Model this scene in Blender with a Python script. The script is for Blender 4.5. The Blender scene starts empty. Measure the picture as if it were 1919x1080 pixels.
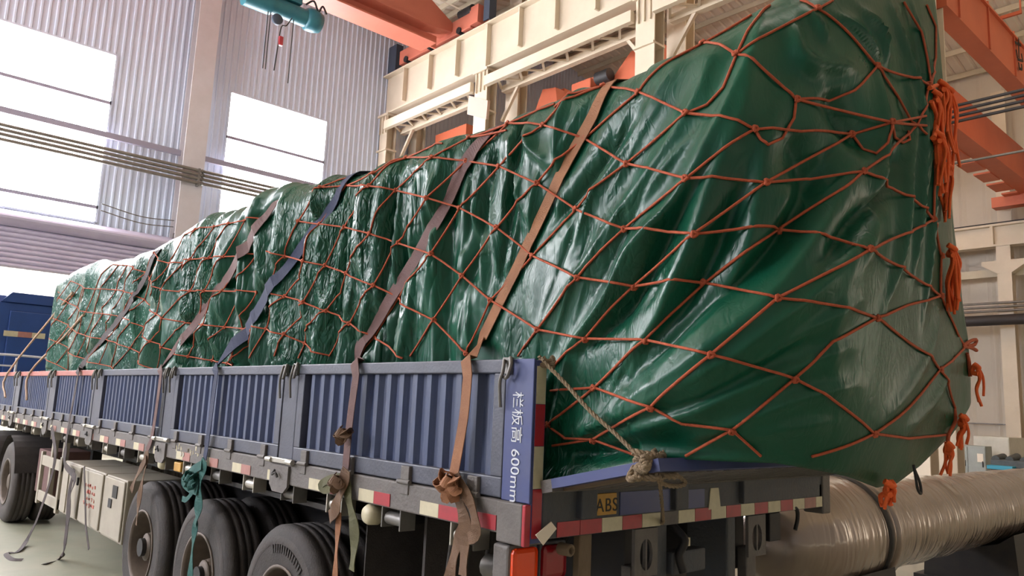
import bpy, bmesh, math, random
import numpy as np
from mathutils import Vector, Matrix
from mathutils.bvhtree import BVHTree
random.seed(7)
scene = bpy.context.scene
COL = scene.collection

# ------------------------------------------------------------------ camera
# solved from the vanishing points of the trailer and the hall (X along the trailer, rear = 0; Y across; Z up)
CX, CY, FPX = 959.5, 540.0, 1428.083
def _unit(v): return v / np.linalg.norm(v)
_mx = _unit(np.array([-345 - CX, 707 - CY, FPX])); _y = _unit(np.array([2560 - CX, 830 - CY, FPX]))
_X = -_mx; _Y = _unit(_y - _X * np.dot(_X, _y)); _Z = np.cross(_X, _Y)
RW = np.stack([_X, _Y, _Z])
CAM = np.array([2.27449, -2.18210, 1.81])
def ray(px, py): return RW @ np.array([px - CX, py - CY, FPX])
def at(px, py, ax, val):
    "point of the place seen at (px, py) on the plane axis=val"
    d = ray(px, py); t = (val - CAM[ax]) / d[ax]
    return Vector(CAM + t * d)
cam_d = bpy.data.cameras.new('camera'); cam = bpy.data.objects.new('camera', cam_d); COL.objects.link(cam)
r_, d_, f_ = RW @ np.array([1., 0, 0]), RW @ np.array([0, 1., 0]), RW @ np.array([0, 0, 1.])
m = Matrix.Identity(4)
for i in range(3):
    m[i][0] = r_[i]; m[i][1] = -d_[i]; m[i][2] = -f_[i]; m[i][3] = CAM[i]
cam.matrix_world = m
cam_d.sensor_width = 36.0; cam_d.lens = FPX * 36.0 / 1919.0; cam_d.clip_start = 0.05; cam_d.clip_end = 300
scene.camera = cam

# ------------------------------------------------------------------ light and exposure
SKY = 0.33            # open end of the hall behind the camera
PANE = 25.0           # daylight in the far window panes and the unseen added ones
ROOF_FILL = 4.0       # unseen strips added under the roof as fill light
ROOF_FILL_BAY = 9.0  # added fill strips over the neighbouring bay, warm
scene.view_settings.view_transform = 'Standard'; scene.view_settings.look = 'None'
scene.view_settings.exposure = 0.15; scene.view_settings.gamma = 1.0
scene.view_settings.use_curve_mapping = False
w = bpy.data.worlds.new('sky'); scene.world = w; w.use_nodes = True
bg = w.node_tree.nodes['Background']; bg.inputs[0].default_value = (1.0, 0.90, 0.78, 1); bg.inputs[1].default_value = SKY

scene.cycles.max_bounces = 7; scene.cycles.diffuse_bounces = 4; scene.cycles.glossy_bounces = 3

sun_d = bpy.data.lights.new('sun', 'SUN'); sun_d.energy = 26.0; sun_d.angle = .02; sun_d.color = (1, .97, .92)   # daylight on the yard outside the far door
sun = bpy.data.objects.new('sun', sun_d); COL.objects.link(sun); sun.location = (-20, -30, 40)
sun.rotation_euler = Vector((-.3, .75, -.6)).to_track_quat('-Z', 'Y').to_euler()

# ------------------------------------------------------------------ materials
def srgb(h):
    if isinstance(h, str):
        h = h.lstrip('#'); c = [int(h[i:i + 2], 16) / 255 for i in (0, 2, 4)]
    else: c = list(h)
    return tuple(x / 12.92 if x <= .04045 else ((x + .055) / 1.055) ** 2.4 for x in c) + (1.0,)
MATS = {}
def mat(name, col, rough=.6, metal=0., col2=None, nscale=6., namt=.5, bump=0., bscale=40., spec=.5, stretch=(1, 1, 1), coat=0., emit=None, estr=0., alpha=None, trans=0.):
    if name in MATS: return MATS[name]
    M = bpy.data.materials.new(name); M.use_nodes = True; nt = M.node_tree; N = nt.nodes; L = nt.links
    b = N['Principled BSDF']; b.inputs['Base Color'].default_value = srgb(col)
    b.inputs['Roughness'].default_value = rough; b.inputs['Metallic'].default_value = metal
    b.inputs['Specular IOR Level'].default_value = spec; b.inputs['Coat Weight'].default_value = coat
    b.inputs['Transmission Weight'].default_value = trans
    tc = N.new('ShaderNodeTexCoord'); mp = N.new('ShaderNodeMapping'); mp.inputs['Scale'].default_value = stretch
    L.new(tc.outputs['Object'], mp.inputs['Vector'])
    if col2:
        n = N.new('ShaderNodeTexNoise'); n.inputs['Scale'].default_value = nscale; n.inputs['Detail'].default_value = 6; n.inputs['Roughness'].default_value = .65
        L.new(mp.outputs[0], n.inputs['Vector'])
        r = N.new('ShaderNodeValToRGB'); r.color_ramp.elements[0].position = .5 - namt * .35; r.color_ramp.elements[1].position = .5 + namt * .35
        r.color_ramp.elements[0].color = srgb(col); r.color_ramp.elements[1].color = srgb(col2)
        L.new(n.outputs['Fac'], r.inputs['Fac']); L.new(r.outputs['Color'], b.inputs['Base Color'])
    if bump:
        n2 = N.new('ShaderNodeTexNoise'); n2.inputs['Scale'].default_value = bscale; n2.inputs['Detail'].default_value = 4
        L.new(mp.outputs[0], n2.inputs['Vector'])
        bp = N.new('ShaderNodeBump'); bp.inputs['Strength'].default_value = bump; bp.inputs['Distance'].default_value = .02
        L.new(n2.outputs['Fac'], bp.inputs['Height']); L.new(bp.outputs['Normal'], b.inputs['Normal'])
    if emit:
        b.inputs['Emission Color'].default_value = srgb(emit); b.inputs['Emission Strength'].default_value = estr
    MATS[name] = M
    return M

mat('concrete', '#8f8c80', .55, 0, '#a9a391', 1.2, .8, .15, 30)
mat('green_paint', '#8c917f', .45, 0, '#a39f8c', 2.0, .8, .05, 30)
mat('column_grey', '#c6c1c4', .5, 0, '#b9b3b4', 1.5, .7)
mat('window_bar', '#8f8a9a', .5)
mat('cladding', '#cbd4e6', .5, 0, '#c0c9db', .5, .6)
mat('cladding_warm', '#b9ad9f', .6, 0, '#cbc0b0', .4, .8)
mat('roof_sheet', '#d9cebe', .6, 0, '#cdc1b0', .4, .6)
mat('cream', '#d6c7b2', .5, 0, '#c9b9a2', 1.0, .7)
mat('cream_dull', '#c9bda6', .55, 0, '#b9ac93', 1.5, .7)
mat('crane_orange', '#cc6a48', .5, 0, '#bd5d3e', 1.0, .7)
mat('crane_dark', '#3d4554', .6)
mat('crane_hazed', '#c8725c', .5, 0, '#bb6753', 1.0, .7)  # crane orange paled, haze put into the paint colour
mat('hoist_teal', '#1e5c6e', .45, 0, '#2b6f78', 3, .6)
mat('steel_dark', '#26262a', .6, .3, '#34302e', 8, .6)
mat('steel_grey', '#7d7b78', .5, .5, '#66615c', 8, .6)
mat('steel_bright', '#b9b4aa', .35, .7)
mat('rail_salmon', '#b0685f', .5, 0, '#985a55', 6, .8)
mat('blue_panel', '#273a66', .5, 0, '#474e64', 5, .8, .1, 60, stretch=(1, 1, .25))
mat('blue_rail', '#4d505f', .5, 0, '#40424d', 6, .8, .1, 60)
mat('blue_post', '#34407a', .45, 0, '#474e74', 4, .8)
mat('dusty_frame', '#6f6a66', .65, 0, '#57514f', 7, .9, .2, 50)
mat('rear_beam', '#3d4450', .6, 0, '#4d4a48', 6, .9, .2, 50)
mat('tape_red', '#b62a36', .4, 0, '#8c2a34', 14, .9)
mat('tape_white', '#cfc6a8', .45, 0, '#b3aa8e', 14, .8)
mat('tape_pink', '#b07a72', .5, 0, '#94675f', 14, .8)
mat('lamp_orange', '#ee4a12', .25, 0, coat=.5)
mat('lamp_red', '#8f101c', .25, 0, coat=.5)
mat('rubber', '#2b2726', .75, 0, '#3d3735', 9, .8, .25, 90)
mat('rubber_wall', '#4a4340', .75, 0, '#332e2d', 6, .9, .2, 60)
mat('rim', '#4e4640', .6, .3, '#6d5f54', 10, .8)
mat('white_letter', '#c9ccd4', .6)
mat('black_letter', '#1d1a16', .6)
mat('plate_yellow', '#c2943a', .55, 0, '#a87c30', 12, .7)
mat('box_grey', '#a59d8e', .5, 0, '#8f877a', 4, .8)
mat('red_letter', '#b35a4c', .6)
mat('wood_deck', '#7d6a55', .75, 0, '#62523f', 8, .9, .2, 40, stretch=(.3, 3, 1))
mat('net_rope', '#bf5a35', .75, 0, '#a0452a', 60, .8, .35, 300)
mat('net_orange', '#ef6a28', .7, 0, '#de5520', 60, .8, .3, 300)
mat('strap_brown', '#a5714c', .75, 0, '#7e5238', 9, .9, .3, 220)
mat('strap_dark', '#6b4c46', .75, 0, '#54393a', 9, .9, .3, 220)
mat('strap_blue', '#1c2748', .75, 0, '#262f4c', 9, .8, .3, 220)
mat('strap_black', '#3a3336', .75, 0, '#4b3f3e', 9, .8, .3, 220)
mat('strap_cream', '#c7ab92', .75, 0, '#a98c78', 9, .8, .3, 220)
mat('strap_tail', '#70543c', .8, 0, '#573f2e', 9, .9, .3, 220)
mat('strap_moss', '#5c5a3a', .8, 0, '#49482f', 9, .9, .3, 220)
mat('cloth_teal', '#1f5a55', .8, 0, '#174642', 8, .8, .3, 90)
mat('manila', '#9a866c', .9, 0, '#75644f', 90, .9, .5, 200)
mat('paper', '#e9dccb', .8)
mat('cab_blue', '#2c4a8a', .35, 0, '#263f78', 2, .6)
mat('tube_white', '#c9cbd4', .5)
mat('pipe_grey', '#6c6660', .5, .4, '#857d74', 6, .7)
mat('pipe_dark', '#35302f', .6, .2)
mat('door_slat', '#b9b0c4', .45, .1, '#c4bccd', 2, .6)
mat('cabinet_grey', '#8f938e', .5, 0, '#9ea29c', 3, .6)
mat('cabinet_white', '#cfcabd', .5, 0, '#bdb8aa', 3, .6)
mat('machine_dark', '#3f4345', .6, 0, '#54585a', 9, .8)
mat('machine_blue', '#2e93b0', .5)
mat('lamp_box', '#cfb5a6', .5)
mat('black_hole', '#0d0c0c', .9)

def emis(name, col, s):
    M = bpy.data.materials.new(name); M.use_nodes = True; nt = M.node_tree
    b = nt.nodes['Principled BSDF']; b.inputs['Base Color'].default_value = (.8, .8, .8, 1); b.inputs['Roughness'].default_value = .5
    b.inputs['Emission Color'].default_value = srgb(col); b.inputs['Emission Strength'].default_value = s
    MATS[name] = M
emis('pane', '#fbfbff', PANE); emis('roof_fill', '#fff4e6', ROOF_FILL); emis('roof_fill_bay', '#ffe6c8', ROOF_FILL_BAY)

def tarp_material():
    M = bpy.data.materials.new('green_tarpaulin'); M.use_nodes = True; nt = M.node_tree; N = nt.nodes; L = nt.links
    b = N['Principled BSDF']
    tc = N.new('ShaderNodeTexCoord')
    n = N.new('ShaderNodeTexNoise'); n.inputs['Scale'].default_value = 1.6; n.inputs['Detail'].default_value = 5; L.new(tc.outputs['Object'], n.inputs['Vector'])
    r = N.new('ShaderNodeValToRGB'); r.color_ramp.elements[0].position = .3; r.color_ramp.elements[1].position = .75
    r.color_ramp.elements[0].color = srgb('#0b4230'); r.color_ramp.elements[1].color = srgb('#10523c')
    L.new(n.outputs['Fac'], r.inputs['Fac']); L.new(r.outputs['Color'], b.inputs['Base Color'])
    n3 = N.new('ShaderNodeTexNoise'); n3.inputs['Scale'].default_value = 3.0; n3.inputs['Detail'].default_value = 4; L.new(tc.outputs['Object'], n3.inputs['Vector'])
    rr = N.new('ShaderNodeMapRange'); rr.inputs['From Min'].default_value = .3; rr.inputs['From Max'].default_value = .7
    rr.inputs['To Min'].default_value = .26; rr.inputs['To Max'].default_value = .4
    L.new(n3.outputs['Fac'], rr.inputs['Value']); L.new(rr.outputs[0], b.inputs['Roughness'])
    b.inputs['Specular IOR Level'].default_value = .34
    b.inputs['Sheen Weight'].default_value = 0.0
    # fine crinkles of the plastic sheet: crisp random creases at two scales, strongest in patches
    prev = None
    sx = N.new('ShaderNodeSeparateXYZ'); L.new(tc.outputs['Object'], sx.inputs[0])
    rear_ = N.new('ShaderNodeMapRange'); rear_.inputs['From Min'].default_value = 4.6; rear_.inputs['From Max'].default_value = 5.5; rear_.inputs['To Min'].default_value = 1; rear_.inputs['To Max'].default_value = .12; L.new(sx.outputs['X'], rear_.inputs['Value'])   # pulled smooth over the overhang
    def crease(scale, stretch, rot, dist, strength, lo, hi, mscale, seed):
        nonlocal prev
        mp = N.new('ShaderNodeMapping'); mp.inputs['Scale'].default_value = stretch; mp.inputs['Rotation'].default_value = rot; mp.inputs['Location'].default_value = (seed, seed * .7, 0); L.new(tc.outputs['Object'], mp.inputs['Vector'])
        v = N.new('ShaderNodeTexNoise'); v.inputs['Scale'].default_value = scale; v.inputs['Detail'].default_value = 2; v.inputs['Distortion'].default_value = .8; L.new(mp.outputs[0], v.inputs['Vector'])
        m1 = N.new('ShaderNodeMath'); m1.operation = 'SUBTRACT'; m1.inputs[1].default_value = .5; L.new(v.outputs['Fac'], m1.inputs[0])
        ab = N.new('ShaderNodeMath'); ab.operation = 'ABSOLUTE'; L.new(m1.outputs[0], ab.inputs[0])
        k = N.new('ShaderNodeTexNoise'); k.inputs['Scale'].default_value = mscale; k.inputs['Detail'].default_value = 1; L.new(mp.outputs[0], k.inputs['Vector'])
        mr = N.new('ShaderNodeMapRange'); mr.inputs['From Min'].default_value = lo; mr.inputs['From Max'].default_value = hi; L.new(k.outputs['Fac'], mr.inputs['Value'])
        mu = N.new('ShaderNodeMath'); mu.operation = 'MULTIPLY'; L.new(ab.outputs[0], mu.inputs[0]); m2 = N.new('ShaderNodeMath'); m2.operation = 'MULTIPLY'; L.new(mr.outputs[0], m2.inputs[0]); L.new(rear_.outputs[0], m2.inputs[1]); L.new(m2.outputs[0], mu.inputs[1])
        bp = N.new('ShaderNodeBump'); bp.inputs['Strength'].default_value = strength; bp.inputs['Distance'].default_value = dist; L.new(mu.outputs[0], bp.inputs['Height'])
        if prev: L.new(prev, bp.inputs['Normal'])
        prev = bp.outputs['Normal']
    crease(8, (1, 1, .33), (0, .3, 0), .06, .8, .42, .62, .9, 3)
    crease(22, (1, 1, .4), (0, .9, 0), .035, 1.0, .43, .57, .7, 11)
    L.new(prev, b.inputs['Normal'])
    MATS['tarp'] = M
tarp_material()

def wrap_material():
    M = bpy.data.materials.new('wrapped_pipe'); M.use_nodes = True; nt = M.node_tree; N = nt.nodes; L = nt.links
    b = N['Principled BSDF']; tc = N.new('ShaderNodeTexCoord')
    n = N.new('ShaderNodeTexNoise'); n.inputs['Scale'].default_value = 3; n.inputs['Detail'].default_value = 6; L.new(tc.outputs['Object'], n.inputs['Vector'])
    r = N.new('ShaderNodeValToRGB'); r.color_ramp.elements[0].color = srgb('#7a6a61'); r.color_ramp.elements[1].color = srgb('#9c8b80')
    L.new(n.outputs['Fac'], r.inputs['Fac']); L.new(r.outputs['Color'], b.inputs['Base Color'])
    b.inputs['Roughness'].default_value = .3; b.inputs['Metallic'].default_value = .45; b.inputs['Coat Weight'].default_value = 1.0; b.inputs['Coat Roughness'].default_value = .08
    mp = N.new('ShaderNodeMapping'); mp.inputs['Scale'].default_value = (.5, 2.6, .5); mp.inputs['Rotation'].default_value = (.5, 0, .3); L.new(tc.outputs['Object'], mp.inputs['Vector'])
    v = N.new('ShaderNodeTexNoise'); v.inputs['Scale'].default_value = 2.2; v.inputs['Detail'].default_value = 2; v.inputs['Distortion'].default_value = 1.5
    L.new(mp.outputs[0], v.inputs['Vector'])
    bp = N.new('ShaderNodeBump'); bp.inputs['Strength'].default_value = .4; bp.inputs['Distance'].default_value = .06
    L.new(v.outputs['Fac'], bp.inputs['Height']); L.new(bp.outputs['Normal'], b.inputs['Coat Normal']); L.new(bp.outputs['Normal'], b.inputs['Normal'])
    MATS['wrap'] = M
wrap_material()

# ------------------------------------------------------------------ helpers
ORG = {}
def tag(o, label=None, cat=None, group=None, kind=None):
    if label: o['label'] = label
    if cat: o['category'] = cat
    if group: o['group'] = group
    if kind: o['kind'] = kind
    return o
def empty(name, loc, label=None, cat=None, group=None, kind=None):
    o = bpy.data.objects.new(name, None); COL.objects.link(o); o.location = loc; o.empty_display_size = .2
    ORG[o] = Vector(loc)
    return tag(o, label, cat, group, kind)
def perp(d):
    d = Vector(d).normalized(); u = d.cross(Vector((0, 0, 1)))
    if u.length < 1e-4: u = Vector((1, 0, 0))
    u.normalize(); return u, u.cross(d).normalized()

class MB:
    "collects shapes in world coordinates; build() links them as one mesh object"
    def __init__(s): s.v = []; s.f = []; s.sm = []
    def add(s, vs, fs, smooth=False):
        n = len(s.v); s.v += [tuple(p) for p in vs]; s.f += [tuple(i + n for i in f) for f in fs]; s.sm += [smooth] * len(fs); return s
    def box(s, x0, x1, y0, y1, z0, z1):
        if x0 > x1: x0, x1 = x1, x0
        if y0 > y1: y0, y1 = y1, y0
        if z0 > z1: z0, z1 = z1, z0
        vs = [(x, y, z) for z in (z0, z1) for y in (y0, y1) for x in (x0, x1)]
        return s.add(vs, [(0, 2, 3, 1), (4, 5, 7, 6), (0, 1, 5, 4), (2, 6, 7, 3), (0, 4, 6, 2), (1, 3, 7, 5)])
    def bbox(s, x0, x1, y0, y1, z0, z1, b=.01):
        "box with chamfered edges"
        bm = bmesh.new(); bmesh.ops.create_cube(bm, size=1)
        for v in bm.verts: v.co = Vector(((x0 + x1) / 2 + v.co.x * (x1 - x0), (y0 + y1) / 2 + v.co.y * (y1 - y0), (z0 + z1) / 2 + v.co.z * (z1 - z0)))
        bmesh.ops.bevel(bm, geom=list(bm.edges), offset=b, segments=2, affect='EDGES', profile=.5)
        bm.verts.index_update(); s.add([v.co for v in bm.verts], [[v.index for v in f.verts] for f in bm.faces]); bm.free(); return s
    def bar(s, p0, p1, w, h, up=(0, 0, 1)):
        p0, p1 = Vector(p0), Vector(p1); d = (p1 - p0).normalized(); u = d.cross(Vector(up))
        if u.length < 1e-4: u = perp(d)[0]
        u.normalize(); n = u.cross(d).normalized(); u *= w / 2; n *= h / 2
        vs = [p + a * u + b * n for p in (p0, p1) for a, b in ((-1, -1), (1, -1), (1, 1), (-1, 1))]
        return s.add(vs, [(3, 2, 1, 0), (4, 5, 6, 7), (0, 1, 5, 4), (1, 2, 6, 5), (2, 3, 7, 6), (3, 0, 4, 7)])
    def tube(s, pts, r, seg=8, caps=True, rads=None):
        pts = [Vector(p) for p in pts]; n = len(pts); vs = []; fs = []; u = None
        for i, p in enumerate(pts):
            t = (pts[min(i + 1, n - 1)] - pts[max(i - 1, 0)])
            if t.length < 1e-7: t = Vector((0, 0, 1))
            t.normalize()
            if u is None: u = perp(t)[0]
            u = u - t * u.dot(t)
            if u.length < 1e-5: u = perp(t)[0]
            u.normalize(); w_ = t.cross(u); rr = rads[i] if rads else r
            for k in range(seg):
                a = 2 * math.pi * k / seg; vs.append(p + (u * math.cos(a) + w_ * math.sin(a)) * rr)
        for i in range(n - 1):
            for k in range(seg):
                k2 = (k + 1) % seg; fs.append((i * seg + k, i * seg + k2, (i + 1) * seg + k2, (i + 1) * seg + k))
        s.add(vs, fs, True)
        if caps: s.add(vs[:seg], [tuple(range(seg))[::-1]]); s.add(vs[-seg:], [tuple(range(seg))])
        return s
    def cyl(s, p0, p1, r, seg=16, r1=None):
        return s.tube([p0, p1], r, seg, True, [r, r if r1 is None else r1])
    def lathe(s, prof, c, axis='Y', seg=36):
        "prof = [(along axis, radius)]"
        vs = []; fs = []; c = Vector(c); n = len(prof)
        for k in range(seg):
            a = 2 * math.pi * k / seg; ca, sa = math.cos(a), math.sin(a)
            for (h, r) in prof:
                vs.append(c + (Vector((r * ca, h, r * sa)) if axis == 'Y' else Vector((h, r * ca, r * sa)) if axis == 'X' else Vector((r * ca, r * sa, h))))
        for k in range(seg):
            k2 = (k + 1) % seg
            for i in range(n - 1): fs.append((k * n + i, k2 * n + i, k2 * n + i + 1, k * n + i + 1))
        return s.add(vs, fs, True)
    def prism(s, poly, axis, a0, a1):
        "extrude a 2-D polygon along an axis; poly in the other two axes in order"
        def P(u, v, a): return {'X': (a, u, v), 'Y': (u, a, v), 'Z': (u, v, a)}[axis]
        n = len(poly); vs = [P(u, v, a0) for u, v in poly] + [P(u, v, a1) for u, v in poly]
        fs = [tuple(range(n))[::-1], tuple(range(n, 2 * n))] + [(i, (i + 1) % n, n + (i + 1) % n, n + i) for i in range(n)]
        return s.add(vs, fs)
    def sheet(s, P, prof, h0, h1, th=.004):
        "corrugated sheet: prof=[(along, out)], P(along, out, h) -> point"
        n = len(prof); vs = [P(a, o, h) for h in (h0, h1) for a, o in prof] + [P(a, o - th, h) for h in (h0, h1) for a, o in prof]
        fs = [(i, i + 1, n + i + 1, n + i) for i in range(n - 1)] + [(2 * n + i, 3 * n + i, 3 * n + i + 1, 2 * n + i + 1) for i in range(n - 1)]
        return s.add(vs, fs)
    def ribbon(s, pts, nrm, width, th=.004):
        "flat webbing along pts; nrm = outward normals; width number or list"
        pts = [Vector(p) for p in pts]; n = len(pts); vs = []; fs = []
        for i, p in enumerate(pts):
            t = (pts[min(i + 1, n - 1)] - pts[max(i - 1, 0)]).normalized(); nn = Vector(nrm[i]); nn = (nn - t * nn.dot(t)).normalized()
            side = t.cross(nn) * ((width[i] if hasattr(width, '__len__') else width) / 2)
            vs += [p - side, p + side, p + side + nn * th, p - side + nn * th]
        for i in range(n - 1):
            for k in range(4):
                k2 = (k + 1) % 4; fs.append((i * 4 + k, i * 4 + k2, (i + 1) * 4 + k2, (i + 1) * 4 + k))
        fs += [(3, 2, 1, 0), tuple((n - 1) * 4 + k for k in range(4))]
        return s.add(vs, fs)
    def build(s, name, material, parent=None, label=None, cat=None, group=None, kind=None):
        me = bpy.data.meshes.new(name); o = bpy.data.objects.new(name, me); COL.objects.link(o)
        if parent is not None:
            off = ORG[parent]; o.parent = parent
        elif s.v:
            a = np.array(s.v); off = Vector((float((a[:, 0].min() + a[:, 0].max()) / 2), float((a[:, 1].min() + a[:, 1].max()) / 2), float(a[:, 2].min()))); o.location = off
        ORG[o] = off
        me.from_pydata([(p[0] - off[0], p[1] - off[1], p[2] - off[2]) for p in s.v], [], s.f)
        me.polygons.foreach_set('use_smooth', s.sm); me.materials.append(MATS[material]); me.update()
        return tag(o, label, cat, group, kind)
def copy_part(o, dx=0, dy=0, dz=0, parent=None):
    c = o.copy(); COL.objects.link(c); c.location = o.location + Vector((dx, dy, dz))
    if parent is not None: c.parent = parent
    ORG[c] = ORG[o] + Vector((dx, dy, dz))
    return c
def copy_tree(o, dx=0, dy=0, dz=0):
    c = copy_part(o, dx, dy, dz)
    for ch in list(o.children):
        d = ch.copy(); COL.objects.link(d); d.parent = c; ORG[d] = ORG[c]
        for g in list(ch.children):
            e = g.copy(); COL.objects.link(e); e.parent = d; ORG[e] = ORG[c]
    return c
def bez(pts, n=8):
    "Catmull-Rom through pts"
    P = [Vector(p) for p in pts]; P = [P[0] * 2 - P[1]] + P + [P[-1] * 2 - P[-2]]; out = []
    for i in range(1, len(P) - 2):
        for k in range(n):
            t = k / n; a, b, c, d = P[i - 1:i + 3]
            out.append(.5 * ((2 * b) + (c - a) * t + (2 * a - 5 * b + 4 * c - d) * t * t + (3 * b - a - 3 * c + d) * t ** 3))
    return out + [P[-2]]
def text_part(txt, name, material, parent, origin, right, up, size, depth=.002, space=1.0):
    "lettering as a thin mesh; origin = lower-left corner"
    cu = bpy.data.curves.new('lettering', 'FONT'); cu.body = txt; cu.size = size; cu.extrude = depth; cu.space_character = space
    t = bpy.data.objects.new('lettering', cu); COL.objects.link(t)
    dg = bpy.context.evaluated_depsgraph_get(); me = bpy.data.meshes.new_from_object(t.evaluated_get(dg))
    bpy.data.objects.remove(t)
    r, u = Vector(right).normalized(), Vector(up).normalized(); nn = r.cross(u); org = Vector(origin)
    mb = MB(); mb.add([org + r * v.co.x + u * v.co.y + nn * v.co.z for v in me.vertices], [tuple(p.vertices) for p in me.polygons])
    return mb.build(name, material, parent)
def corr(a0, a1, pitch, depth, flat=.55, slope=.12):
    "trapezoid corrugation profile"
    out = []; n = max(1, round((a1 - a0) / pitch)); p = (a1 - a0) / n
    for i in range(n):
        b = a0 + i * p; out += [(b, 0), (b + p * flat, 0), (b + p * (flat + slope), depth), (b + p * (1 - slope), depth)]
    return out + [(a1, 0)]
FLOOR = -.06
# ------------------------------------------------------------------ the hall
XW, YR, YL, YB, XB = -22.3, 12.82, -18.0, 32.0, 26.0   # far wall, column row, left wall, right wall, open end
MB().box(XW - 14, XB + 14, YL - 1, YB + 1, FLOOR - .2, FLOOR).build('floor', 'concrete', kind='structure', label='beige concrete hall floor')
lane = MB().box(-21, 22, -.9, 4.4, FLOOR, FLOOR + .004).build('floor_lane', 'green_paint', kind='structure', label='worn green painted lane under the trailer')

def cells(u0, u1, v0, v1, holes):
    us = sorted({u0, u1, *[h[0] for h in holes], *[h[1] for h in holes]}); vs = sorted({v0, v1, *[h[2] for h in holes], *[h[3] for h in holes]})
    us = [u for u in us if u0 <= u <= u1]; vs = [v for v in vs if v0 <= v <= v1]
    for a, b in zip(us, us[1:]):
        run = None
        for c, d in zip(vs, vs[1:]):
            mu, mv = (a + b) / 2, (c + d) / 2
            if any(h[0] < mu < h[1] and h[2] < mv < h[3] for h in holes):
                if run: yield (a, b, run[0], run[1])
                run = None
            else: run = (run[0], d) if run else (c, d)
        if run: yield (a, b, run[0], run[1])
EAVE = 16.4
W1, W2 = (-4.0, 3.28, 6.64, 11.86), (6.82, 10.4, 6.64, 11.83)
W0 = (-14.5, -7.5, 6.64, 11.86); DOOR = (-3.4, 5.2, FLOOR, 5.02)
mb = MB()
for (a, b, c, d) in cells(YL, YB, FLOOR, 19.0, [W0, W1, W2, DOOR]):
    mb.sheet(lambda u, o, h: (XW + o, u, h), corr(a, b, .205, .032), c, d)
mb.build('wall_far', 'cladding', kind='structure', label='pale ribbed metal end wall of the hall')
mb = MB()
WL = [(-19 + k * 6.65, -14.5 + k * 6.65, 6.64, 11.86) for k in range(2)]
for (a, b, c, d) in cells(XW, XB, FLOOR, 17.0, WL):
    mb.sheet(lambda u, o, h: (u, YL + o, h), corr(a, b, .41, .032), c, d)
mb.build('wall_left', 'cladding', kind='structure', label='ribbed metal wall left of the trailer')
mb = MB()
for (a, b, c, d) in cells(XW, XB, FLOOR, 17.0, []):
    mb.sheet(lambda u, o, h: (u, YB - o, h), corr(a, b, .9, .03, .7), c, d)
mb.build('wall_right', 'cladding_warm', kind='structure', label='dull warm grey wall across the neighbouring bay')
# white building seen through the open door
MB().sheet(lambda u, o, h: (-33 + o, u, h), corr(-20, 20, .3, .04), FLOOR, 9).build('wall_outside', 'cabinet_white', kind='structure', label='white ribbed building outside the far door')

def window(n, axis, plane, r, muntins, label):
    a, b, c, d = r; e = empty('window_%d' % n, (plane, (a + b) / 2, c) if axis == 'X' else ((a + b) / 2, plane, c), label, 'window', None, 'structure')
    def bx(mb, u0, u1, o0, o1, z0, z1):
        return mb.box(plane + o0, plane + o1, u0, u1, z0, z1) if axis == 'X' else mb.box(u0, u1, plane + o0, plane + o1, z0, z1)
    zs = [c] + muntins + [d]
    for z0, z1 in zip(zs, zs[1:]): bx(MB(), a + .02, b - .02, -.03, -.015, z0 + .015, z1 - .015).build('pane', 'pane', e)
    f = MB(); bx(f, a - .04, a + .02, -.05, .05, c, d); bx(f, b - .02, b + .04, -.05, .05, c, d); bx(f, a, b, -.05, .05, c - .04, c + .02); bx(f, a, b, -.05, .05, d - .02, d + .04)
    f.build('frame', 'cladding', e)
    for z in muntins: bx(MB(), a - .02, b + .02, -.06, .05, z - .05, z + .05).build('muntin', 'window_bar', e)
    return e
window(1, 'X', XW, W1, [7.1, 8.75, 10.33], 'left large overexposed window in the far end wall')
window(2, 'X', XW, W2, [7.2, 8.7, 10.27], 'right overexposed window in the far end wall beyond the tarp')
window(3, 'X', XW, W0, [8.4, 10.3], 'unseen end wall window added for light left of the loading lane')  # out of view, added to light the hall from the left
for k, r in enumerate(WL): window(4 + k, 'Y', YL, r, [8.4, 10.3], 'unseen side wall window added for light, number %d from the far end' % (k + 1))  # out of view, added for grazing light along the load

# roof of the two bays: sheets run down the slope, purlins along the hall
def roof(name, y0, y1, label):
    ym = (y0 + y1) / 2; zr = EAVE + 2.0; mb = MB()
    for (ya, za, yb, zb) in ((y0, EAVE, ym, zr), (ym, zr, y1, EAVE)):
        mb.sheet(lambda u, o, h, ya=ya, za=za, yb=yb, zb=zb: (u, ya + (yb - ya) * h, za + (zb - za) * h + o), corr(XW, XB, .42, .05), 0, 1)
    c = mb.build(name, 'roof_sheet', kind='structure', label=label)
    n = int((y1 - y0) / 1.6); pl = None
    for i in range(n + 1):
        y = y0 + .3 + (y1 - y0 - .6) * i / n; z = EAVE + 2.0 * (1 - abs(y - ym) / (ym - y0)) - .14
        MB().box(XW + .1, XB, y - .035, y + .035, z - .11, z + .11).build('purlin', 'cream_dull', c)
    for x in (-16.15, -9.45, -2.75, 3.9, 10.6, 17.2):
        for (ya, yb) in ((y0, ym), (ym, y1)):
            za = EAVE + (0 if ya == y0 else 2); zb = EAVE + (2 if ya == y0 else 0)
            MB().bar((x, ya, za - .5), (x, yb, zb - .5), .3, .5).build('rafter', 'cream_dull', c)
    return c
roof('ceiling', YL, YR + .6, 'ribbed metal roof over the loading bay')
roof('ceiling_bay', YR + .6, YB, 'cream ribbed metal roof over the neighbouring bay')
k = 10
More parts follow.
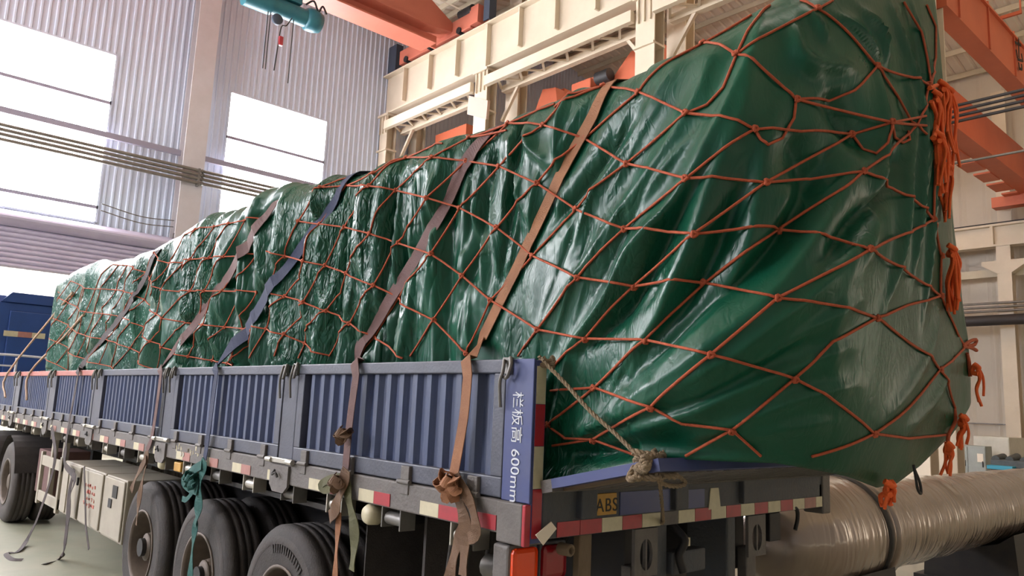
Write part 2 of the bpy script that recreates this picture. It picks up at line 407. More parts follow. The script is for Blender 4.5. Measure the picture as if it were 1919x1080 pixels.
for (y0, y1, x0s) in ((-16, -4.5, (-18, -13, -8)), (2.0, 11.5, (1.2,)), (15.5, 21.5, (-10, -7.4, -4.8, -2.2))):  # unseen glowing strips added to brighten the load, pipe and next bay
    for x0 in x0s:
        ym = (YL + YR + .6) / 2 if y0 < YR else (YR + .6 + YB) / 2; hf = ym - (YL if y0 < YR else YR + .6)
        z = lambda y: EAVE + 2.0 * (1 - abs(y - ym) / hf) - .04
        if y0 < ym < y1: y1 = ym - .2
        MB().add([(x0, y0, z(y0)), (x0 + 1.6, y0, z(y0)), (x0 + 1.6, y1, z(y1)), (x0, y1, z(y1)), (x0, y0, z(y0) - .02), (x0 + 1.6, y0, z(y0) - .02), (x0 + 1.6, y1, z(y1) - .02), (x0, y1, z(y1) - .02)],
                 [(0, 1, 2, 3), (7, 6, 5, 4), (0, 4, 5, 1), (1, 5, 6, 2), (2, 6, 7, 3), (3, 7, 4, 0)]).build('window_%d' % k, 'roof_fill' if y0 < YR else 'roof_fill_bay', kind='structure', label='unseen glowing strip added under the roof for fill light'); k += 1

# wind column of the far wall
e = empty('trim_1', (XW + .4, 5.65, FLOOR), 'cream steel column against the end wall between two windows', 'column', None, 'structure')
MB().box(-21.72, -21.68, 5.36, 6.02, FLOOR, 17).build('front_flange', 'column_grey', e)
MB().box(-22.2, -22.16, 5.36, 6.02, FLOOR, 17).build('back_flange', 'column_grey', e)
MB().box(-22.16, -21.72, 5.67, 5.71, FLOOR, 17).build('web', 'column_grey', e)

# raised shutter above the far door
e = empty('door_1', (XW + .3, 1.0, 5.0), 'raised ribbed shutter with purple grey slats above the far doorway', 'door', None, 'structure')
def halfround(z0, z1, bulge):
    return [(XW + .1, z0)] + [(XW + .1 + bulge * math.sin(math.pi * i / 8) + .02, z0 + (z1 - z0) * i / 8) for i in range(9)] + [(XW + .1, z1)]
def slat(z0, z1, bulge, name='slat'):
    poly = halfround(z0, z1, bulge); mb = MB(); mb.prism([(p[0], p[1]) for p in poly], 'Y', -4.2, 5.45); return mb.build(name, 'door_slat', e)
slat(6.12, 6.56, .34, 'roller_drum')
zz = 6.1
for i in range(8): slat(zz - .135, zz, .07); zz -= .14
MB().box(XW + .06, XW + .5, 5.45, 5.62, 4.9, 6.7).build('bracket', 'steel_grey', e)
MB().box(XW + .06, XW + .3, 5.2, 5.45, FLOOR, 5.0).build('guide_rail', 'cladding', e)

# service pipes on the end wall
for i, z in enumerate((8.70, 8.57, 8.44, 8.30)):
    MB().cyl((-21.55, -10, z), (-21.55, 12, z), .05, 10).build('service_pipe', 'pipe_grey', None,
        ['topmost', 'second highest', 'third highest', 'lowest'][i] + ' thin pipe of the four crossing the end wall windows', 'pipe', 'pipes on the end wall')
for (y0, y1, s) in ((-10, 5.33, 'left'), (6.05, 12, 'right')):
    MB().box(-21.95, -21.85, y0, y1, 9.13, 9.30).build('wall_girt', 'window_bar', None, 'slim horizontal rail on the end wall %s of the column' % s, 'rail', 'rails on the end wall')
e = empty('pipe_clamp', (-21.6, 5.9, 8.2), 'small clamp holding the four pipes on the wind column', 'clamp')
MB().box(-21.68, -21.5, 5.8, 5.86, 8.2, 8.76).build('clamp_plate', 'steel_grey', e)
for z in (8.70, 8.57, 8.44, 8.30): MB().lathe([(-.03, .065), (.03, .065), (.03, .052), (-.03, .052), (-.03, .065)], (-21.55, 5.95, z), 'Y', 10).build('ring', 'steel_grey', e)
for i, (z, t) in enumerate(((7.05, 'upper'), (6.85, 'lower'))):
    MB().tube(bez([(-21.9, 3.3, z + .1), (-21.9, 4.4, z - .06), (-21.9, 5.36, z)], 6), .016, 6).build('wall_cable', 'steel_grey', None, '%s slack cable on the end wall above the shutter' % t, 'cable', 'cables above the shutter')

# ------------------------------------------------------------------ column row, runway girder and truss
def hleg(mb_name, x, y, z0, z1, parent, material='cream', w=.5, dpt=.42):
    MB().box(x - w / 2, x + w / 2, y - dpt / 2, y - dpt / 2 + .03, z0, z1).build('near_flange', material, parent)
    MB().box(x - w / 2, x + w / 2, y + dpt / 2 - .03, y + dpt / 2, z0, z1).build('far_flange', material, parent)
    MB().box(x - .015, x + .015, y - dpt / 2 + .03, y + dpt / 2 - .03, z0, z1).build('web', material, parent)
cols = [(-21.95, 'at the end wall corner, farthest from the trailer rear'), (-16.15, 'second from the end wall, carrying a floodlight'), (-9.45, 'third from the end wall, rising beside the tarp crest'), (-3.25, 'nearest, right behind the tarp end with pipes clamped on it')]
for ci, (x, t) in enumerate(cols):
    e = empty('steel_column', (x, YR + .6, FLOOR), 'cream double leg steel column ' + t, 'column', 'columns under the crane runway')
    hleg('a', x, YR, FLOOR, 12.62, e, w=.62 if ci else .5)
    hleg('b', x, YR + 1.35, FLOOR, EAVE + .5, e, w=.62 if ci else .5)
    for z in (4, 7.0, 10.6): MB().box(x - .22, x + .22, YR + .2, YR + 1.15, z, z + .2).build('batten', 'cream', e)
    for s in (-.2, 0, .2): MB().box(x + s - .012, x + s + .012, YR - .215, YR - .2 - .07, 11.9, 12.6).build('stiffener', 'cream', e)
    MB().box(x - .36, x + .36, YR - .3, YR + .3, 12.58, 12.66).build('cap_plate', 'cream', e)
    MB().box(x - .33, x + .33, YR - .28, YR + .22, 11.2, 11.26).build('shelf_plate', 'cream', e)
    for z in (1.6, 4.6, 7.6): MB().box(x - .24, x + .24, YR - .2, YR + .2, z, z + .02).build('rib', 'cream', e)
e = empty('runway_girder', (-10, YR, 12.66), 'long cream crane runway girder with upright stiffeners on the column row', 'girder')
x0, x1 = -22.2, 9.0
MB().box(x0, x1, YR - .012, YR + .012, 12.70, 14.24).build('web', 'cream', e)
MB().box(x0, x1, YR - .24, YR + .24, 14.24, 14.29).build('top_flange', 'cream', e)
MB().box(x0, x1, YR - .24, YR + .24, 12.66, 12.71).build('bottom_flange', 'cream', e)
x = -20.85; i = 0
while x < 8.5:
    wd = .05 if i % 4 != 3 else .14
    MB().box(x - wd / 2, x + wd / 2, YR - .2, YR - .012, 12.95 if wd < .1 else 12.71, 14.24).build('stiffener', 'cream', e); x += 1.6; i += 1
MB().box(x0 + .1, x1, YR - .04, YR + .04, 14.29, 14.40).build('rail', 'steel_dark', e)
for j, (a, b, t) in enumerate(((-21.7, -16.5, 'between the end wall and the floodlight column'), (-15.8, -9.8, 'between the floodlight column and the next'), (-9.1, -3.7, 'hidden partly by the tarp crest'))):
    e = empty('brace_truss', ((a + b) / 2, YR, 12.0), 'cream laced truss under the runway girder ' + t, 'truss', 'trusses under the runway')
    MB().box(a, b, YR - .38, YR - .22, 11.98, 12.3).build('near_chord', 'cream', e)
    MB().box(a, b, YR + .38, YR + .58, 11.98, 12.2).build('far_chord', 'cream', e)
    n = 12; st = (b - a) / n
    for i in range(n):
        p, q = (YR - .22, YR + .38) if i % 2 else (YR + .38, YR - .22)
        MB().bar((a + i * st, p, 12.1), (a + (i + 1) * st, q, 12.1), .07, .05).build('lacing', 'cream', e)
    for (s, xx) in ((1, a), (-1, b)): MB().bar((xx, YR + .45, 11.0), (xx + s * .75, YR + .45, 12.0), .1, .1).build('knee_brace', 'cream', e)
    MB().bar((a, YR + 1.3, 10.55), (b, YR + 1.3, 10.55), .12, .12).build('tie_bar', 'cream', e)
e = empty('floodlight', at(892, 205, 1, YR - .35), 'pale square floodlight hung on the second column', 'lamp')
o = at(880, 215, 1, YR - 1.3)
P = Vector(o) - Vector((0, 0, .0)); u = Vector((.62, .25, -.25)); v = Vector((.16, -.1, .52)); nn = u.cross(v).normalized() * .14
MB().add([P, P + u, P + u + v, P + v, P + nn, P + u + nn, P + u + v + nn, P + v + nn], [(3, 2, 1, 0), (4, 5, 6, 7), (0, 1, 5, 4), (1, 2, 6, 5), (2, 3, 7, 6), (3, 0, 4, 7)]).build('housing', 'lamp_box', e)
MB().bar(P + u * .6 + v * .3, (-16.3, YR - .30, 11.6), .05, .05).build('bracket', 'cream', e)
# pipes clamped to the near column, running past the right edge
for i, z in enumerate((8.08, 7.97, 7.86, 7.75)):
    MB().cyl((-3.0, YR + 1.02, z), (8, YR + 1.02, z), .032, 8).build('service_pipe', 'pipe_dark', None, ['topmost', 'second highest', 'third highest', 'lowest'][i] + ' dark pipe of the four running right from the near column', 'pipe', 'pipes on the near column')
    
MB().cyl((-3.0, YR + 1.02, 6.9), (8, YR + 1.02, 6.9), .025, 8).build('service_pipe', 'pipe_grey', None, 'single thin grey pipe running right below the four dark pipes', 'pipe')
e = empty('pipe_bracket', (-2.9, YR + 1.0, 7.7), 'striped pipe bracket on the near column beside the net tassel', 'bracket')
MB().box(-3.06, -2.93, YR + 1.06, YR + 1.14, 7.66, 8.16).build('plate', 'cream', e)
for z in (8.08, 7.97, 7.86, 7.75): MB().lathe([(-.05, .045), (.05, .045), (.05, .034), (-.05, .034), (-.05, .045)], (-2.95, YR + 1.02, z), 'X', 10).build('ring', 'steel_dark', e)

# ------------------------------------------------------------------ overhead crane in the loading bay, with hoist
e = empty('overhead_crane', (-18.3, 4, 14.4), 'orange overhead crane bridge paled with painted haze above the far loading bay', 'crane')
poly = [(11.6, 14.5), (12.6, 14.62), (12.6, 14.95), (10.9, 15.85), (-17.2, 15.85), (-17.2, 14.5)]
MB().prism(poly, 'X', -18.62, -17.9).build('bridge_girder', 'crane_hazed', e)
MB().box(-18.85, -17.95, -17.2, 12.0, 14.0, 14.05).build('track_flange', 'crane_hazed', e)
MB().box(-18.45, -18.38, -17.2, 12.3, 14.05, 14.5).build('track_web', 'crane_hazed', e)
MB().box(-17.9, -17.8, -17.2, 11.2, 14.46, 14.52).build('walkway_rail', 'crane_hazed', e)
c = MB().bbox(-21.2, -16.9, YR - .2, YR + .2, 14.46, 15.0, .02).build('end_carriage', 'crane_hazed', e)
for x in (-20.7, -19.2, -17.5): MB().cyl((x, YR - .26, 14.52), (x, YR + .2, 14.52), .12, 14).build('wheel', 'steel_dark', c)
MB().box(-16.95, -16.5, YR - .22, YR + .25, 14.5, 15.15).build('gearbox', 'crane_hazed', e)
MB().cyl((-17.6, YR - .1, 15.15), (-16.9, YR - .1, 15.15), .17, 12).build('motor', 'steel_dark', e)
MB().bar((-17.2, 12.4, 15.1), (-20.2, 11.2, 17.2), .05, .05).build('stay_rod', 'cream', e)
for (xa, xb, za, zb, t) in ((-22.15, -21.6, 14.35, 15.5, 'at the end wall'), (-16.35, -16.05, 14.5, 15.6, 'beside the crane gearbox')):
    e2 = empty('end_stop', ((xa + xb) / 2, YR, 14.3), 'dark slate upright stop plate on the runway ' + t, 'buffer', 'end stops on the runway')
    MB().box(xa, xb, YR - .1, YR - .05, za, zb).build('plate', 'crane_dark', e2); MB().box(xb - .06, xb, YR - .05, YR + .2, za, zb).build('fin', 'crane_dark', e2)
# hoist under the girder
h = empty('chain_hoist', (-18.4, 6.8, 12.9), 'teal electric wire rope hoist under the far crane bridge', 'hoist')
hz = 13.28
MB().cyl((-18.4, 5.5, hz), (-18.4, 6.3, hz), .33, 20).build('gearbox', 'hoist_teal', h)
MB().cyl((-18.4, 6.3, hz), (-18.4, 7.45, hz - .02), .27, 20).build('drum', 'hoist_teal', h)
MB().lathe([(0, 0), (0, .3), (.08, .36), (.3, .36), (.5, .3), (.5, 0)], (-18.4, 7.4, hz), 'Y', 20).build('motor', 'hoist_teal', h)
MB().bbox(-18.6, -18.2, 6.0, 7.2, 13.55, 13.8, .03).build('trolley', 'hoist_teal', h)
for y in (6.1, 7.1): MB().box(-18.72, -18.68, y - .1, y + .1, 13.55, 14.2).build('hanger', 'steel_dark', h)
MB().lathe([(-.05, 0), (-.05, .16), (.05, .16), (.05, 0)], (-18.2, 6.45, 12.78), 'X', 20).build('limit_weight', 'crane_dark', h)
for i, (y, z1) in enumerate(((6.2, 11.2), (6.28, 11.2), (7.0, 11.0))): MB().cyl((-18.3, y, hz), (-18.3, y, z1), .014, 6).build('wire_rope', 'steel_dark', h)
MB().tube(bez([(-18.2, 6.9, 13.0), (-18.2, 6.75, 12.7), (-18.2, 6.6, 12.6), (-18.2, 6.55, 12.0), (-18.2, 6.5, 11.2)], 5), .018, 6).build('pendant_cable', 'steel_dark', h)
MB().bbox(-18.26, -18.14, 6.55, 6.68, 12.02, 12.3, .02).build('pendant_control', 'tape_red', h)
MB().tube(bez([(-18.2, 7.3, 13.6), (-18.1, 7.5, 13.75), (-18.15, 7.7, 13.5), (-18.1, 7.8, 13.7), (-18.1, 7.95, 13.5)], 5), .03, 6).build('power_cable', 'steel_dark', h)

# ------------------------------------------------------------------ cranes in the neighbouring bay
c = empty('overhead_crane', (-4.2, 22, 10.5), 'orange double girder crane high in the neighbouring bay at right', 'crane')
g = MB().box(-3.25, -2.84, 14.3, 30.9, 10.5, 11.7).build('girder', 'crane_orange', c)
for y in range(15, 31, 2): MB().box(-2.84, -2.80, y, y + .05, 10.5, 11.7).build('rib', 'crane_orange', g)
MB().box(-2.84, -2.78, 14.3, 30.9, 11.55, 11.6).build('flange', 'crane_orange', g)
MB().box(-5.63, -5.05, 14.3, 30.9, 10.5, 11.68).build('girder', 'crane_orange', c)
st = MB()
for i in range(11): st.box(-6.15 - .05 * (i % 2), -5.63, 14.4 + i * 1.55, 15.5 + i * 1.55, 10.46, 10.52)
st.build('walkway', 'crane_orange', c)
for x in (-6.1, -2.4):
    MB().tube([(x, 14.3, 12.75), (x, 30.9, 12.75)], .025, 6).build('handrail', 'steel_dark', c)
for y in range(14, 32, 2): MB().cyl((-2.4, y, 11.7), (-2.4, y, 12.75), .02, 6).build('rail_post', 'crane_orange', c); MB().box(-2.84, -2.38, y - .03, y + .03, 11.62, 11.7).build('rail_bracket', 'crane_orange', c)
MB().box(-6.6, -2.0, 30.3, 30.8, 10.1, 10.5).build('end_carriage', 'crane_orange', c)
# dark hand-painted mark on the girder face (illegible in the photograph)
o = Vector((-2.78, 18.95, 10.75))
mk = MB()
for (a, b) in (((.0, .62), (.42, .72)), ((.22, .3), (.28, .85)), ((.05, .45), (.12, .25)), ((.42, .5), (.5, .3)), ((.12, .22), (.42, .3)), ((.2, .0), (.4, .06)), ((.2, .0), (.18, .16)), ((.4, .06), (.38, .2))):
    mk.bar(o + Vector((0, a[0] * 1.2, a[1])), o + Vector((0, b[0] * 1.2, b[1])), .01, .07, up=(0, .3, 1))
mk.build('painted_mark', 'black_letter', c)
c = empty('overhead_crane', (-19.5, 22, 10.6), 'orange crane girder seen under the truss by the floodlight column', 'crane')
MB().box(-20.9, -19.0, 14.3, 30.9, 10.7, 12.05).build('girder', 'crane_orange', c)
MB().box(-19.0, -18.96, 14.3, 30.9, 10.7, 10.8).build('flange', 'crane_orange', c)
MB().box(-22, -17.5, 30.3, 30.8, 10.1, 10.7).build('end_carriage', 'crane_orange', c)
c = empty('overhead_crane', (-13, 22, 10.8), 'orange crane with stepped end carriage under the truss near the tarp crest', 'crane')
MB().prism([(-15.75, 11.0), (-10.2, 11.0), (-10.2, 12.2), (-11.3, 12.3), (-11.9, 11.75), (-12.5, 11.75), (-12.6, 11.95), (-13.5, 11.95), (-13.6, 11.5), (-14.3, 11.5), (-14.4, 12.1), (-15.0, 12.2), (-15.4, 11.4), (-15.75, 11.3)], 'Y', 14.3, 14.7).build('end_carriage', 'crane_orange', c)
MB().box(-11.3, -10.5, 14.7, 30.9, 11.1, 12.3).build('girder', 'crane_orange', c)
MB().box(-15.2, -14.4, 14.7, 30.9, 11.1, 12.2).build('girder', 'crane_orange', c)
MB().bbox(-13.4, -12.6, 14.0, 14.3, 11.3, 11.8, .03).build('drive_box', 'crane_orange', c)
MB().cyl((-12.4, 14.1, 11.7), (-11.9, 14.1, 11.7), .2, 14).build('motor', 'steel_dark', c)

# ------------------------------------------------------------------ right wall: girder, columns, pipes
e = empty('runway_girder', (0, YB - 1.0, 8.7), 'cream runway girder on the far right wall below the orange crane', 'girder')
MB().box(-22, 14, YB - 1.2, YB - 1.16, 8.72, 9.46).build('web', 'cream', e)
MB().box(-22, 14, YB - 1.4, YB - .9, 9.46, 9.54).build('top_flange', 'cream', e); MB().box(-22, 14, YB - 1.4, YB - .9, 8.66, 8.74).build('bottom_flange', 'cream', e)
for i in range(16): MB().box(-20 + i * 2.2, -19.9 + i * 2.2, YB - 1.38, YB - 1.2, 8.74, 9.46).build('stiffener', 'cream', e)
MB().box(-22, 14, YB - 1.2, YB - 1.12, 9.54, 9.64).build('rail', 'steel_dark', e)
for i, x in enumerate((-19.7, -13.05, -6.4, .25)):
    c = empty('steel_column', (x, YB - .9, FLOOR), ['cream column on the far right wall behind the crane bay', 'cream column on the far right wall hidden by the tarp', 'slim cream column on the far right wall at the picture edge', 'cream column on the right wall outside the picture'][i], 'column', 'columns on the far right wall')
    MB().box(x - .24, x + .24, YB - 1.35, YB - 1.31, FLOOR, 8.66).build('near_flange', 'cream', c)
    MB().box(x - .02, x + .02, YB - 1.31, YB - .9, FLOOR, 8.66).build('web', 'cream', c)
    MB().box(x - .24, x + .24, YB - .94, YB - .9, FLOOR, 15).build('far_flange', 'cream', c)
    MB().prism([(x - .24, 7.6), (x - .75, 7.95), (x - .75, 8.1), (x + .75, 8.1), (x + .75, 7.95), (x + .24, 7.6)], 'Y', YB - 1.36, YB - .95).build('bracket', 'cream', c)
MB().box(-22, 14, YB - .95, YB - .85, 7.55, 7.85).build('wall_girt', 'cream_dull', None, 'cream horizontal rail on the far right wall', 'rail')
for i, z in enumerate((6.45, 6.3, 6.15)): MB().cyl((-22, YB - 1.5, z), (14, YB - 1.5, z), .045, 8).build('service_pipe', 'pipe_grey', None, ['upper', 'middle', 'lower'][i] + ' grey pipe on the far right wall above the black pipe', 'pipe', 'pipes on the far right wall')
MB().cyl((-22, YB - 1.9, 5.75), (14, YB - 1.9, 5.75), .2, 14).build('black_pipe', 'pipe_dark', None, 'thick black pipe crossing the far right wall', 'pipe')
MB().box(-8.6, -6.9, YB - .2, YB - .1, 1.9, 1.94).build('wall_seam', 'steel_grey', None, 'thin ledge low on the far right wall', 'ledge')

# ------------------------------------------------------------------ things standing on the floor at right
def cabinet(x0, x1, y0, y1, z1, material, label, doors=2):
    e = empty('cabinet', ((x0 + x1) / 2, (y0 + y1) / 2, FLOOR), label, 'cabinet')
    MB().bbox(x0, x1, y0, y1, FLOOR + .06, z1, .012).build('body', material, e); MB().box(x0 + .04, x1 - .04, y0 + .04, y1 - .04, FLOOR, FLOOR + .06).build('plinth', 'steel_dark', e)
    w_ = (x1 - x0) / doors
    for i in range(doors):
        d = MB().bbox(x0 + i * w_ + .015, x0 + (i + 1) * w_ - .015, y0 - .02, y0, FLOOR + .1, z1 - .04, .006).build('door', material, e)
        MB().bbox(x0 + (i + .8) * w_, x0 + (i + .8) * w_ + .03, y0 - .045, y0 - .02, .6, .78, .006).build('handle', 'steel_dark', d)
    return e
c = cabinet(-6.35, -5.4, 24.0, 24.6, 1.22, 'cabinet_grey', 'grey two door metal cabinet behind the wrapped pipe')
MB().box(-5.62, -5.46, 23.96, 23.98, .75, 1.0).build('notice', 'paper', c)
cabinet(-6.2, -5.2, 25.6, 27.2, 1.5, 'cabinet_white', 'white boxy cabinet standing behind the grey cabinet', 1)
c = empty('welding_machine', (-3.6, 22, FLOOR), 'dark low machine with fittings behind the wrapped pipe at the edge', 'machine')
MB().bbox(-4.6, -3.0, 21.6, 22.6, FLOOR, .95, .03).build('body', 'machine_dark', c)
for i in range(5): MB().cyl((-4.5 + .33 * i, 21.7, .95), (-4.5 + .33 * i, 22.4, 1.0 + .03 * (i % 2)), .1, 10).build('fitting', 'machine_dark', c)
MB().bbox(-4.6, -4.0, 21.3, 21.7, .7, .8, .01).build('blue_tray', 'machine_blue', c)

# plastic wrapped pipe lying across the floor behind the trailer
PX, PZ, PR = -.92, .85, .41
e = empty('wrapped_pipe', (PX, 8, .3), 'large steel pipe wrapped in shiny plastic film behind the trailer', 'pipe')
prof = []
for i in range(41): 
    y = 4.95 + i * .22; prof.append((y, PR + .006 * math.sin(i * 1.7) + .005 * math.sin(i * 4.1)))
mb = MB(); mb.lathe([(y - 8, r) for y, r in prof], (PX, 8, PZ), 'Y', 40); mb.build('pipe_body', 'wrap', e)
mb = MB(); mb.lathe([(4.78, 0), (4.78, .47), (4.81, .485), (4.9, .485), (4.95, .45), (4.95, .3)], (PX, 0, PZ), 'Y', 40); mb.build('flange', 'wrap', e)
mb = MB(); mb.lathe([(3.35, 0), (3.36, .2), (3.5, .36), (3.75, .455), (4.05, .49), (4.4, .485), (4.78, .455)], (PX, 0, PZ), 'Y', 40); mb.build('end_head', 'wrap', e)
mb = MB(); mb.lathe([(4.58, .474), (4.60, .49), (4.64, .49), (4.66, .472)], (PX, 0, PZ), 'Y', 40); mb.build('strap_band', 'steel_dark', e)
for (y, t) in ((4.35, 'under the domed end of the wrapped pipe'), (8.3, 'under the middle of the wrapped pipe')):
    s = empty('pipe_stand', (PX, y, FLOOR), 'dark steel saddle stand ' + t, 'stand', 'pipe stands')
    MB().prism([(PX - .5, FLOOR + .1), (PX + .5, FLOOR + .1), (PX + .46, .62), (PX + .3, .5), (PX, .42), (PX - .3, .5), (PX - .46, .62)], 'Y', y - .35, y + .35 + (1.0 if y > 6 else 0)).build('saddle', 'steel_dark', s)
    MB().box(PX - .6, PX + .6, y - .4, y + .4 + (1.0 if y > 6 else 0), FLOOR, FLOOR + .1).build('base', 'steel_dark', s)
# ------------------------------------------------------------------ the flatbed trailer
XF = -12.75                                   # front end
T = empty('flatbed_trailer', (-6, 1.27, FLOOR), 'blue flatbed semi trailer with ribbed drop sides and lowered tailgate', 'trailer')
ZT, ZP, ZB = 2.01, 1.43, 1.29                 # top of side boards, bottom of boards, bottom of side beam
deck = MB()
MB().box(XF, -.1, .1, 2.45, 1.36, 1.41).build('deck', 'wood_deck', T)
for side, ya, yb in ((0, -.012, .1), (1, 2.45, 2.562)):
    MB().bbox(XF, -.10 if side == 0 else 0, ya, yb, ZB, ZP - .006, .008).build('side_beam', 'dusty_frame', T)
posts = [(-2.27, -2.08), (-4.45, -4.24), (-6.68, -6.44), (-8.75, -8.5), (-10.95, -10.7), (-12.75, -12.6)]
edges = [(-.175, -2.07)] + [(posts[i][0] - .005, posts[i + 1][1] + .005) for i in range(5)]
def side_panel(xb, xa, y0, sgn, detail, top='blue_rail'):
    "drop side board between xa (front) and xb (rear); y0 = outer face, sgn = -1 when it faces the camera"
    L_ = xb - xa
    def P(u, o, h): return (u, y0 - sgn * (.045 - o * 1.0), h)
    mb = MB(); prof = corr(xa + .07, xb - .07, .116, .024, .3, .19)
    mb.sheet(P, prof if sgn < 0 else prof[::-1], ZP + .08, ZT - .055, .003)
    p = mb.build('side_panel', 'blue_panel', T)
    yo, yi = y0, y0 - sgn * .055
    MB().bbox(xa, xb, min(yo, yi), max(yo, yi), ZT - .06, ZT, .006).build('top_rail', top, p)
    MB().bbox(xa, xb, min(yo, yi), max(yo, yi), ZP, ZP + .085, .006).build('bottom_rail', 'blue_rail', p)
    for s0 in (xa, xb - .075): MB().bbox(s0, s0 + .075, min(yo, yi), max(yo, yi), ZP + .085, ZT - .06, .005).build('stile', 'blue_rail', p)
    if detail:
        for fx in (.09, .36, .64, .91):
            xh = xa + L_ * fx
            hb = MB(); hb.bbox(xh - .035, xh + .035, y0 - .018, y0 + .002, ZP - .06, ZP + .075, .004); hb.cyl((xh - .05, y0 - .02, ZP + .0), (xh + .05, y0 - .02, ZP + .0), .012, 8)
            hb.build('hinge', 'dusty_frame', p)
    return p
for i, (xb, xa) in enumerate(edges): side_panel(xb, xa, 0.0, -1, True, 'rail_salmon' if i > 2 else 'blue_rail')
for i, (xb, xa) in enumerate(edges): side_panel(xb, xa, 2.55, 1, False)
def latch(x, z):
    mb = MB(); mb.tube(bez([(x, -.02, z + .0), (x + .01, -.035, z - .05), (x - .012, -.03, z - .1), (x - .014, -.02, z - .2)], 5), .008, 6)
    mb.tube(bez([(x + .03, -.012, z + .01), (x + .055, -.03, z - .02), (x + .035, -.03, z - .07), (x + .005, -.02, z - .075)], 5), .009, 6)
    mb.bbox(x - .02, x + .035, -.014, .004, z - .06, z + .012, .003)
    return mb.build('latch', 'steel_grey', T)
for i, (xa, xb) in enumerate(posts):
    p = MB().bbox(xa, xb, .004, .075, ZB + .14, ZT - .05, .008).build('post', 'blue_rail', T)
    latch(xa + .02, ZT - .01); latch(xb - .03, ZT - .005)
    # drop lock under the post
    lk = MB(); lk.bbox(xa - .07, xb + .07, -.034, -.012, ZP - .018, ZP + .012, .004); lk.cyl((xa - .08, -.032, ZP - .005), (xa - .01, -.032, ZP - .005), .016, 8); lk.cyl((xb + .01, -.032, ZP - .005), (xb + .08, -.032, ZP - .005), .016, 8)
    lk.build('lock_bar', 'steel_bright', T)
    mid = (xa + xb) / 2
    MB().prism([(mid - .12, ZP - .03), (mid + .12, ZP - .03), (mid + .12, ZB - .01), (mid + .07, ZB - .05), (mid - .07, ZB - .05), (mid - .12, ZB - .01)], 'Y', -.028, -.012).build('stake_pocket', 'dusty_frame', T)
    MB().tube(bez([(mid - .05, -.03, ZP - .06), (mid - .055, -.045, ZP - .09), (mid, -.05, ZP - .075), (mid + .02, -.045, ZP - .1)], 5), .007, 6).build('ring', 'steel_dark', T)
# rear corner posts
cp = MB().bbox(-.172, 0, 0, .012, ZP - .005, ZT, .004).build('corner_post', 'blue_post', T)
MB().bbox(-.02, 0, 0.012, .075, 1.27, ZT - .005, .004).build('rear_face', 'blue_post', cp)
MB().bbox(-.172, -.02, -.02, .1, 1.26, ZP - .008, .006).build('corner_foot', 'dusty_frame', cp)
MB().bbox(-.02, .0, -.02, .012, 1.26, ZP - .008, .004).build('corner_edge', 'tape_red', cp)
latch(-.165, ZT - .005)
text_part('栏板高 600mm', 'lettering', 'white_letter', cp, (-.115, -.002, 1.875), (0, 0, -1), (1, 0, 0), .072, .001)
for (z0, z1, mm) in ((1.825, 1.98, 'tape_white'), (1.655, 1.823, 'tape_red'), (1.485, 1.653, 'tape_white'), (1.29, 1.483, 'tape_red')):
    MB().box(0, .003, .016, .068, z0, z1).build('reflector', mm, cp)
MB().bbox(-.172, 0, 2.54, 2.555, ZP, ZT, .004).build('corner_post', 'blue_post', T); MB().bbox(-.02, 0, 2.48, 2.54, 1.27, ZT, .004).build('corner_post', 'blue_post', T)
# reflective tape on the side beam
x = -.18; tp = None
MB().box(-.30, -.18, -.016, -.012, ZB + .01, ZB + .07).build('reflector', 'tape_red', T)
x = -.43
k = 0
while x > XF + .3:
    rm = 'tape_red' if k < 3 else 'tape_pink'
    MB().box(x - .145, x, -.016, -.012, ZB + .008, ZB + .068).build('reflector', rm, T); MB().box(x - .29, x - .147, -.016, -.012, ZB + .008, ZB + .068).build('reflector', 'tape_white', T)
    x -= .545; k += 1
for a in (.38, .33): MB().cyl((-3.5 - a, -.02, ZB + .05), (-3.5 - a, -.012, ZB + .05), .018, 10).build('stud', 'steel_bright', T)
# worn, illegible white stencil on the side beam
fm = MB(); random.seed(21)
for k in range(9):
    xx = -4.02 + k * .05 + (.06 if k > 3 else 0)
    for q in range(3): z_ = ZB + .055 + random.uniform(0, .045); fm.box(xx + random.uniform(0, .01), xx + random.uniform(.015, .035), -.014, -.012, z_, z_ + random.choice((.006, .03)))
fm.build('faded_lettering', 'tape_white', T, kind='stuff')
# rear beam
rb = MB().bbox(-.1, 0, .075, 2.562, 1.28, 1.475, .008).build('rear_beam', 'rear_beam', T)
MB().box(-.08, .0, .08, 2.5, 1.475, 1.487).build('edge_strip', 'dusty_frame', rb)
cols_ = ['tape_red', 'tape_red', 'tape_white', 'tape_red', 'tape_white', 'dusty_frame', 'tape_white', 'tape_red', 'tape_white', 'tape_red', 'tape_white', 'tape_red', 'tape_white', 'tape_red', 'tape_white', 'tape_pink', 'tape_white']
y = .16
for cc in cols_:
    if y < 2.45: MB().box(0, .004, y + .002, y + .138, 1.285, 1.345).build('reflector', cc, rb)
    y += .14
pl = MB().bbox(0, .006, .385, .535, 1.357, 1.45, .003).build('number_plate', 'plate_yellow', rb)
text_part('ABS', 'lettering', 'black_letter', pl, (.007, .393, 1.372), (0, 1, 0), (0, 0, 1), .082, .001, 1.12)
MB().prism([(1.255, 1.335), (1.365, 1.335), (1.345, 1.44), (1.275, 1.44)], 'X', 0, .006).build('sticker', 'tape_white', rb)
MB().box(0, .005, 1.08, 1.22, 1.35, 1.44).build('blue_patch', 'blue_post', rb)
MB().box(0, .005, .56, .93, 1.35, 1.45).build('blue_patch', 'blue_post', rb)
for yy in (.33, 1.0, 1.6): MB().bbox(-.01, .03, yy - .05, yy + .05, 1.35, 1.478, .006).build('gate_hinge', 'rear_beam', rb)
MB().bbox(-.12, .01, 2.48, 2.58, 1.24, 1.5, .01).build('corner_lug', 'dusty_frame', rb)

